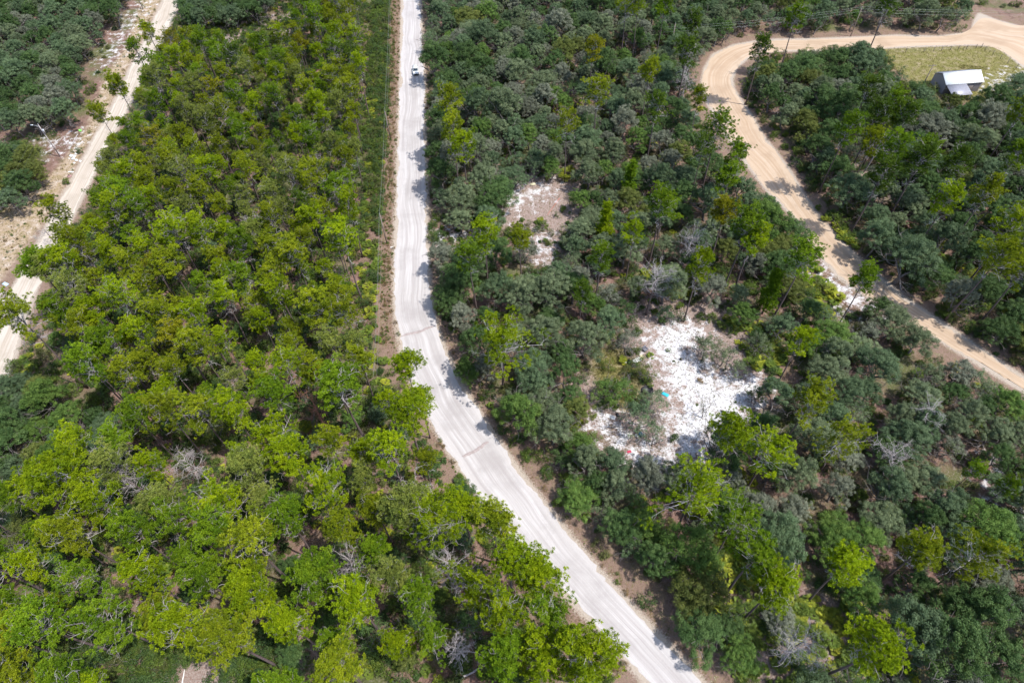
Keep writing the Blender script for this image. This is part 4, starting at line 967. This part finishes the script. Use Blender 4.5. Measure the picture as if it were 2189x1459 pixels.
# ------------------------------------------------------------------ parked car
def car():
    x, y, _ = at(889, 155)
    P0, P1 = at(886, 140), at(889, 170); rz = math.atan2(P0[1] - P1[1], P0[0] - P1[0]) - pi / 2
    o = empty('parked_car', (x, y, .02), rz, 'white car parked on the right side of the white sand road', 'car')
    paint = simple('white_car_paint', (0.80, 0.82, 0.82), .25, var=.03); glass = simple('dark_car_glass', (0.02, 0.035, 0.05), .08, var=.1); blk = simple('tyre_rubber', (0.03, 0.03, 0.03), .8)
    rim = simple('wheel_rim', (0.5, 0.5, 0.52), .3, .8); dk = simple('grille_black', (0.03, 0.03, 0.03), .5); lamp = simple('headlight_lens', (0.7, 0.75, 0.8), .1); red = simple('tail_lens', (0.4, .02, .02), .2)
    # side profile (y along the car, front at -y), extruded with tumblehome
    prof = [(-2.3, .45), (-2.32, .75), (-2.2, .92), (-1.35, 1.06), (-1.05, 1.10), (2.1, 1.12), (2.3, .95), (2.32, .45)]
    mb = MB(); n = len(prof); V = [(-.92 * (.96 if abs(p[0]) > 2.1 else 1), p[0], p[1]) for p in prof] + [(.92 * (.96 if abs(p[0]) > 2.1 else 1), p[0], p[1]) for p in prof]
    mb.add(V, [tuple(range(n))[::-1], tuple(range(n, 2 * n))] + [(i, (i + 1) % n, n + (i + 1) % n, n + i) for i in range(n)]); mb.box((0, 0, .36), (1.78, 4.3, .2))
    body = mb.build('body', paint, o)
    b2 = body.modifiers.new('bevel', 'BEVEL'); b2.width = .06; b2.segments = 2
    mb = MB(); R0 = [(-.80, -1.12, 1.09), (.80, -1.12, 1.09), (.80, 2.12, 1.11), (-.80, 2.12, 1.11)]; R1 = [(-.64, -.38, 1.60), (.64, -.38, 1.60), (.64, 1.75, 1.62), (-.64, 1.75, 1.62)]
    mb.add(R0 + R1, [(4, 5, 6, 7), (0, 1, 5, 4), (1, 2, 6, 5), (2, 3, 7, 6), (3, 0, 4, 7)]); mb.build('cabin', glass, o)
    mb = MB(); mb.box((0, .69, 1.625), (1.30, 2.16, .05)); 
    for sx in (-1, 1):
        for yy in (-.75, .45, 1.95):
            t0 = (sx * .815, yy + (-.36 if yy < 0 else 0), 1.1); t1 = (sx * .655, yy + (.36 if yy < 0 else -.1), 1.62); mb.tube([t0, t1], .035, 4)
    rf = mb.build('roof', paint, o)
    for sx in (-1, 1):
        mb = MB(); mb.box((sx * 1.0, -.85, 1.15), (.2, .12, .14)); mb.build('mirror', paint, o)
        mb = MB(); mb.box((sx * .70, -2.27, .78), (.36, .12, .16)); mb.build('headlight', lamp, o)
        mb = MB(); mb.box((sx * .78, 2.31, .85), (.24, .08, .28)); mb.build('tail_light', red, o)
        for yy in (-1.45, 1.4):
            mb = MB(); mb.tube([(sx * .74, yy, .34), (sx * .95, yy, .34)], .35, 16); wl = mb.build('wheel', blk, o)
            mb = MB(); mb.tube([(sx * .94, yy, .34), (sx * .965, yy, .34)], .21, 12); mb.build('rim', rim, wl)
    mb = MB(); mb.box((0, -2.325, .70), (.95, .06, .2)); mb.build('grille', dk, o)
    mb = MB(); mb.box((0, -2.33, .48), (1.5, .08, .14)); mb.build('bumper', dk, o)
car()

# ------------------------------------------------------------------ barn with metal roof
def barn():
    ze = 3.1
    FL, FR, BL, BR = at(2022, 182, ze), at(2104.5, 176, ze), at(1995.5, 155.5, ze), at(2075, 148.5, ze)
    ux = unit((FR - FL) + (BR - BL)); uy = np.array([-ux[1], ux[0], 0]); W = (np.linalg.norm(FR - FL) + np.linalg.norm(BR - BL)) / 2; D = abs(((BL + BR) / 2 - (FL + FR) / 2) @ uy)
    c = (FL + FR) / 2
    rz = math.atan2(ux[1], ux[0]); o = empty('metal_barn', (c[0], c[1], 0), rz, 'long barn with bright white metal roof and lean-to in the grassy lot', 'barn')
    print('barn', W, D)
    wall = simple('corrugated_grey_wall', (0.34, 0.31, 0.34), .6, .0, var=.12); tin = simple('white_metal_roof', (0.84, 0.87, 0.88), .35, 0, var=.03); dull_shaded = simple('dull_shaded_metal_roof', (0.38, 0.38, 0.43), .45, .2, var=.12)  # last one: dull lean-to metal, also carries the rear slope's painted shade
    D = min(D, 9.5); zr = ze + 1.75; w = W / 2
    mb = MB(); i_ = .3
    mb.add([(-w + i_, i_, 0), (w - i_, i_, 0), (w - i_, i_, ze - .08), (-w + i_, i_, ze - .08)], [(0, 1, 2, 3)])
    mb.add([(-w + i_, D - i_, 0), (w - i_, D - i_, 0), (w - i_, D - i_, ze - .08), (-w + i_, D - i_, ze - .08)], [(3, 2, 1, 0)])
    for sx in (-1, 1): mb.add([(sx * (w - i_), i_, 0), (sx * (w - i_), D - i_, 0), (sx * (w - i_), D - i_, ze - .08), (sx * (w - i_), D / 2, zr - .12), (sx * (w - i_), i_, ze - .08)], [(0, 1, 2, 3, 4)])
    for k in range(int(W / .45)): mb.box((-w + .5 + k * .45, i_ - .03, ze / 2 - .1), (.06, .05, ze - .3))
    wl = mb.build('wall', wall, o)
    mb = MB()
    for (xx, ww) in ((w * .35, 2.4),): mb.box((xx, i_ - .07, 1.2), (ww, .05, 2.4))
    mb.build('door', simple('dark_door', (.16, .14, .14), .7), o)
    def slope(name, y0, z0, y1, z1, x0, x1, m, ribs):
        mb = MB(); th = .08
        mb.add([(x0, y0, z0), (x1, y0, z0), (x1, y1, z1), (x0, y1, z1), (x0, y0, z0 + th), (x1, y0, z0 + th), (x1, y1, z1 + th), (x0, y1, z1 + th)], [(3, 2, 1, 0), (4, 5, 6, 7), (0, 1, 5, 4), (1, 2, 6, 5), (2, 3, 7, 6), (3, 0, 4, 7)])
        for k in range(int((x1 - x0) / ribs)):
            xx = x0 + (k + .5) * ribs; mb.tube([(xx, y0, z0 + th + .01), (xx, y1, z1 + th + .01)], .035, 4)
        return mb.build(name, m, o)
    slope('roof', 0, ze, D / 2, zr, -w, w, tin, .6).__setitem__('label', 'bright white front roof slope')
    slope('roof', D, ze, D / 2, zr, -w, w, dull_shaded, .6).__setitem__('label', 'rear roof slope with its shade painted in grey')  # slope turned from the sun: its shade is put into the metal colour
    slope('lean_to_roof', -4.3, ze - 1.0, -.02, ze - .12, -w + .2, -w + 6.4, dull_shaded, .4)
    mb = MB(); mb.tube([(-w, D / 2, zr + .1), (w, D / 2, zr + .1)], .09, 5); mb.build('ridge_cap', tin, o)
    for k in range(3): mb = MB(); mb.box((-w + .5 + k * 2.8, -4.1, 1.0), (.14, .14, 2.05)); mb.build('post', wall, o)
barn()

# ------------------------------------------------------------------ fence round the lot
def fence():
    wood = simple('grey_fence_wood', (.16, .13, .12), .9); wire = simple('fence_wire', (.3, .3, .3), .4, .7)
    pts = [(1895, 116), (1935, 113), (1974, 112), (1995, 110), (2012, 109), (2030, 108), (2047, 107), (2065, 106), (2085, 104), (2097, 102), (2104, 109), (2121, 118), (2137, 127), (2153, 136), (2172, 146), (2195, 158)]
    W = [at(*p) for p in pts]; o = empty('wire_fence', tuple(W[0]), 0, 'low post and wire fence round the grassy lot', 'fence'); b = W[0]
    me = None
    for i, p in enumerate(W):
        mb = MB(); mb.tube([p - b - [0, 0, .1], p - b + [random.Random(i).uniform(-.08, .08), 0, 1.5]], .075, 6); mb.build('post', wood, o)
    for z in (.5, .9, 1.3):
        mb = MB(); mb.tube([p - b + [0, 0, z] for p in W], .012, 3); mb.build('wire', wire, o)
fence()

# ------------------------------------------------------------------ utility poles and lines
wood_p = simple('weathered_pole_wood', (.24, .19, .17), .9, var=.25); grey_p = simple('grey_pole_wood', (.40, .36, .37), .85, var=.2); steel = simple('galvanised_steel', (.55, .57, .6), .4, .6); wirem = simple('power_wire', (.16, .17, .17), .5, .3); paleW = simple('pale_power_wire', (.42, .46, .44), .45, .3)
def upole(px, py, H, label, m, arm=True, lamp=False, rz=0, trafo=False):
    x, y, _ = at(px, py); o = empty('utility_pole', (x, y, 0), rz, label, 'utility pole', 'utility poles')
    mb = MB(); mb.tube([(0, 0, -.3), (0, 0, H)], [.16, .11], 8); mb.build('pole', m, o, True)
    if arm:
        mb = MB(); mb.box((0, .14, H - .5), (2.2, .1, .12)); mb.build('crossarm', m, o)
        for xx in (-1, -.5, .5, 1): mb = MB(); mb.tube([(xx, .14, H - .44), (xx, .14, H - .22)], [.05, .03], 6); mb.build('insulator', steel, o)
    else:
        mb = MB(); mb.tube([(0, 0, H - .02), (0, 0, H + .3)], [.06, .04], 6); mb.build('insulator', steel, o)
    if trafo: mb = MB(); mb.tube([(.34, 0, H - 2.5), (.34, 0, H - 1.5)], .24, 12); mb.box((.15, 0, H - 2), (.2, .1, .3)); mb.build('transformer', steel, o, True)
    if lamp:
        mb = MB(); mb.tube([(0, 0, H - .9), (-.9, .1, H - .3), (-1.6, .1, H - .1)], .04, 5); mb.box((-1.9, .1, H - .1), (.7, .3, .18)); mb.build('lamp_arm', steel, o)
    return np.array([x, y, H])
pA = upole(129, 335, 10.5, 'grey utility pole with street lamp beside the left sand driveway', grey_p, False, True, trafo=True)
pB = upole(835, 298, 9.0, 'brown wooden pole in the verge left of the white road, below the parked car', wood_p, False)
pC = upole(827, 520, 9.5, 'utility pole in the verge left of the white road, halfway to the bend', wood_p, False)
pD = upole(1966, 195, 8.5, 'dark utility pole with crossarm just left of the barn', wood_p, True)
pE = upole(1818, 78, 9.5, 'slim pole behind the upper stretch of the tan road', wood_p, False)
pF = upole(1433, 112, 9.5, 'slim pole left of the tan road bend', wood_p, False)
pG = upole(306, 20, 9.5, 'utility pole at the top of the left sand road', wood_p, False)
def wires(P, offs, label, m, r=.013, sag=.9):
    P = [np.asarray(p, float) for p in P]; o = empty('power_line', tuple(P[0]), 0, label, 'power line')
    for (dx, dy, dz) in offs:
        mb = MB(); Q = []
        for a, b in zip(P[:-1], P[1:]):
            for k in range(13):
                t = k / 12; q = a + (b - a) * t - P[0]; q = q + [dx, dy, dz - 4 * sag * t * (1 - t)]; Q.append(q)
        mb.tube(np.array([q for i, q in enumerate(Q) if i == 0 or np.linalg.norm(q - Q[i - 1]) > .01]), r, 3); mb.build('wire', m, o)
top = at(834, -40, 9); bot = at(800, 800, 9)
wires([top, pB, pC, bot], [(0, 0, .3), (.4, 0, -.4), (-.4, 0, -.9)], 'power line above the verge left of the white road', paleW)
wires([at(300, -40, 9.5), pG, pA, at(-60, 520, 10)], [(0, 0, .2), (.3, 0, -1.2), (.1, 0, -3.0)], 'dark power line along the left sand road', wirem)
wires([at(1420, 60, 9), pE, at(2300, 20, 9.3)], [(0, 0, .3), (0, .3, -.5), (0, 0, -1.3)], 'power line crossing the woods beyond the tan road', paleW)

# ------------------------------------------------------------------ rubbish and odds and ends
cyan = simple('turquoise_tarp', (.02, .42, .55), .6); blue = simple('blue_plastic', (.03, .10, .24), .5); blackp = simple('black_plastic', (.02, .02, .025), .5); redp = simple('red_cloth', (.5, .03, .08), .8); whitep = MAT['white']; rockm = simple('pinkish_stone', (.36, .22, .22), .9); lime = simple('lime_plastic', (.2, .7, .1), .5); bluep = simple('bright_blue_plastic', (.08, .3, .7), .5); bone = simple('yellowish_board', (.7, .66, .45), .8); roofm = simple('pale_turquoise_roof', (.55, .74, .74), .45)
def thing1(name, px, py, label, cat, mb, m, rz=0, group=None, z=0.0):
    x, y, _ = at(px, py); o = mb.build(name, m); o.location = (x, y, z); o.rotation_euler = (0, 0, rz); return tag(o, label, cat, group)
def cushioned(w_, d_, h_):
    """slab with rounded, buttoned top"""
    mb = MB(); nx, ny = 9, 5; V = []; 
    for j in range(ny):
        for i in range(nx):
            u, v = i / (nx - 1) * 2 - 1, j / (ny - 1) * 2 - 1; V.append((u * w_ / 2, v * d_ / 2, h_ * (1 - .35 * max(abs(u), abs(v)) ** 8) - (.02 if (i + j) % 2 else 0)))
    Fc = [(j * nx + i, j * nx + i + 1, (j + 1) * nx + i + 1, (j + 1) * nx + i) for j in range(ny - 1) for i in range(nx - 1)]
    mb.add(V, Fc); mb.box((0, 0, h_ * .32), (w_ * .985, d_ * .985, h_ * .64)); return mb
thing1('mattress', 1362, 770, 'white mattress lying on the litter at the left rim of the clearing', 'mattress', cushioned(1.9, 1.0, .3), whitep, .5)
thing1('door_panel', 1305, 890, 'white slab lying on the sand at the lower left of the clearing', 'panel', cushioned(2.0, .9, .08), whitep, -.45)
def bag(seed, r, h):
    rng = np.random.default_rng(seed); mb = MB(); P = [(0, 0, -.02), (0, 0, h * .3), (0, 0, h * .7), (.05, 0, h * .92), (.08, 0, h * 1.1)]; n0 = mb.n
    mb.tube(P, [r * .8, r, r * .75, r * .25, r * .35], 9); mb.v[-1] = mb.v[-1] + rng.normal(0, .06 * r, mb.v[-1].shape); mb.v[-1][:, 2] = np.maximum(mb.v[-1][:, 2], .0); return mb
thing1('rubbish_bag', 1344, 774, 'black rubbish bag left of the white mattress', 'bag', bag(1, .6, .8), blackp)
thing1('rubbish_bag', 1336, 775, 'white rubbish bag beside the black bag', 'bag', bag(2, .4, .5), whitep)
thing1('tarpaulin', 1422, 843, 'turquoise tarp crumpled beside the white sand', 'tarp', cushioned(1.4, .7, .25), cyan, -.6)
def tub(r, h, t=.04):
    mb = MB(); n = 20; an = np.arange(n) * 2 * pi / n; V = []
    for (rr, zz) in ((r, 0), (r * 1.08, h), (r * 1.02, h), (r * .95, .05)): V += [(rr * cos(a), rr * sin(a), zz) for a in an]
    Fc = [(k * n + i, k * n + (i + 1) % n, (k + 1) * n + (i + 1) % n, (k + 1) * n + i) for k in range(3) for i in range(n)]; Fc.append(tuple(3 * n + i for i in range(n))); mb.add(V, Fc); return mb
thing1('round_tub', 1384, 836, 'round black tub under the blue-green oak by the sand clearing', 'tub', tub(1.1, .5), blackp)
def barrel(r, h):
    mb = MB(); mb.tube([(0, 0, 0), (0, 0, h * .08), (0, 0, h * .33), (0, 0, h * .36), (0, 0, h * .64), (0, 0, h * .67), (0, 0, h * .95), (0, 0, h)], [r, r * 1.03, r, r * 1.05, r * 1.05, r, r * 1.03, r * .96], 18); return mb
thing1('barrel', 1368, 930, 'dark blue barrel on the sand between two white bags', 'barrel', barrel(.36, .95), blue)
thing1('rubbish_bag', 1361, 931, 'white bag left of the dark blue barrel', 'bag', bag(3, .4, .45), whitep); thing1('rubbish_bag', 1375, 930, 'white bag right of the dark blue barrel', 'bag', bag(4, .45, .5), whitep)
thing1('armchair', 1378, 748, 'dark grey discarded armchair at the top left of the white sand', 'armchair', (lambda mb: (mb.box((0, 0, .25), (.95, .9, .4)), mb.box((0, .4, .55), (.95, .2, .8)), mb.box((-.42, 0, .5), (.18, .8, .3)), mb.box((.42, 0, .5), (.18, .8, .3)), mb)[-1])(MB()), simple('grey_cloth', (.16, .16, .19), .9), .7)
thing1('bucket', 1348, 750, 'small blue bucket left of the grey armchair', 'bucket', tub(.28, .35), bluep)
thing1('crate', 1371, 762, 'small pinkish crate right of the white mattress', 'crate', (lambda mb: (mb.box((0, 0, .03), (.7, .5, .05)), [mb.box((sx * .33, 0, .18), (.04, .5, .28)) for sx in (-1, 1)], [mb.box((0, sy * .23, .18), (.62, .04, .28)) for sy in (-1, 1)], mb)[-1])(MB()), bone, .3)
thing1('suitcase', 1320, 887, 'small black case beside the white slab', 'case', (lambda mb: (mb.box((0, 0, .18), (.55, .8, .34), taper=.92), mb.tube([(-.12, .4, .2), (-.12, .5, .2), (.12, .5, .2), (.12, .4, .2)], .02, 5), mb)[-1])(MB()), blackp, .3)
thing1('red_cloth', 1345, 965, 'red cloth on the sand at the lower rim of the clearing', 'cloth', cushioned(.8, .5, .12), redp, .3)
thing1('pallet_boards', 1139, 394, 'yellowish board on the small clearing below the fallen pole', 'board', (lambda mb: ([mb.box((0, k * .22 - .33, .12), (1.6, .17, .04)) for k in range(4)], [mb.box((k * .7 - .7, 0, .05), (.1, .9, .09)) for k in range(3)], mb)[-1])(MB()), bone, .2)
# heap by the left road
spots = [(153, 334, .55, .6, 'largest white bag at the top of the heap by the left road'), (160, 335, .5, .55, 'white bag at the right shoulder of the heap by the left road'), (157, 340, .55, .5, 'white bag in the middle of the heap by the left road'), (164, 343, .5, .45, 'white bag low on the right of the heap by the left road'), (172, 345, .4, .4, 'white bag standing apart right of the heap by the left road'), (163, 330, .4, .5, 'white bag behind the heap by the left road'), (159, 349, .35, .3, 'small white bag below the heap by the left road'), (148, 339, .25, .2, 'small white scrap left of the heap by the left road')]
for i, (px, py, r, h, lab) in enumerate(spots): thing1('rubbish_bag', px, py, lab, 'bag', bag(20 + i, r, h), whitep, group='white bags heaped by the left road')
thing1('white_slab', 152, 368, 'white narrow slab lying below the heap of bags by the left road', 'slab', cushioned(1.5, .45, .2), whitep, -.05)
thing1('stone', 149, 377, 'pinkish stone on the left road shoulder', 'stone', bag(31, .6, .4), rockm)
thing1('lime_bucket', 172, 280, 'lime green bucket beside the fallen pole by the left road', 'bucket', tub(.35, .4), lime)
log((167, 287), (150, 318), .13, 'straight pale pole lying across the sandy driveway at left', m='dead_wood', limbs=0, name='fallen_pole', cat='pole')
thing1('plastic_sheet', 12, 607, 'pale blue plastic sheet on the left road shoulder', 'sheet', cushioned(1.6, .8, .12), simple('pale_blue_plastic', (.45, .62, .75), .5), -.5)
thing1('litter_scrap', 838, 528, 'white scrap in the verge near the utility pole', 'scrap', cushioned(.8, .3, .1), whitep, .4)
# pale vehicle / tarp under the trees on the right, and the roof corner on the right edge
def shed(px, py, w_, d_, h_, label, m, rz):
    x, y, _ = at(px, py); o = empty('shed_shape', (x, y, 0), rz, label, 'shed')
    mb = MB(); mb.box((0, 0, h_ / 2), (w_ * .94, d_ * .94, h_)); mb.build('wall', simple('shed_wall', (.3, .28, .27), .8), o)
    mb = MB(); mb.add([(-w_ / 2, -d_ / 2, h_), (w_ / 2, -d_ / 2, h_), (w_ / 2, 0, h_ + .8), (-w_ / 2, 0, h_ + .8), (-w_ / 2, d_ / 2, h_), (w_ / 2, d_ / 2, h_), (-w_ / 2, 0, h_ + .02), (w_ / 2, 0, h_ + .02)], [(0, 1, 2, 3), (3, 2, 5, 4), (0, 3, 4), (1, 5, 2)]); mb.build('roof', m, o)
shed(1960, 243, 4.0, 2.6, 1.9, 'white tarp or vehicle in shed form half hidden under the oaks below the barn', whitep, .4)
shed(2212, 1168, 6, 8, 2.6, 'pale turquoise roof corner at the right edge of the photo', roofm, .5)
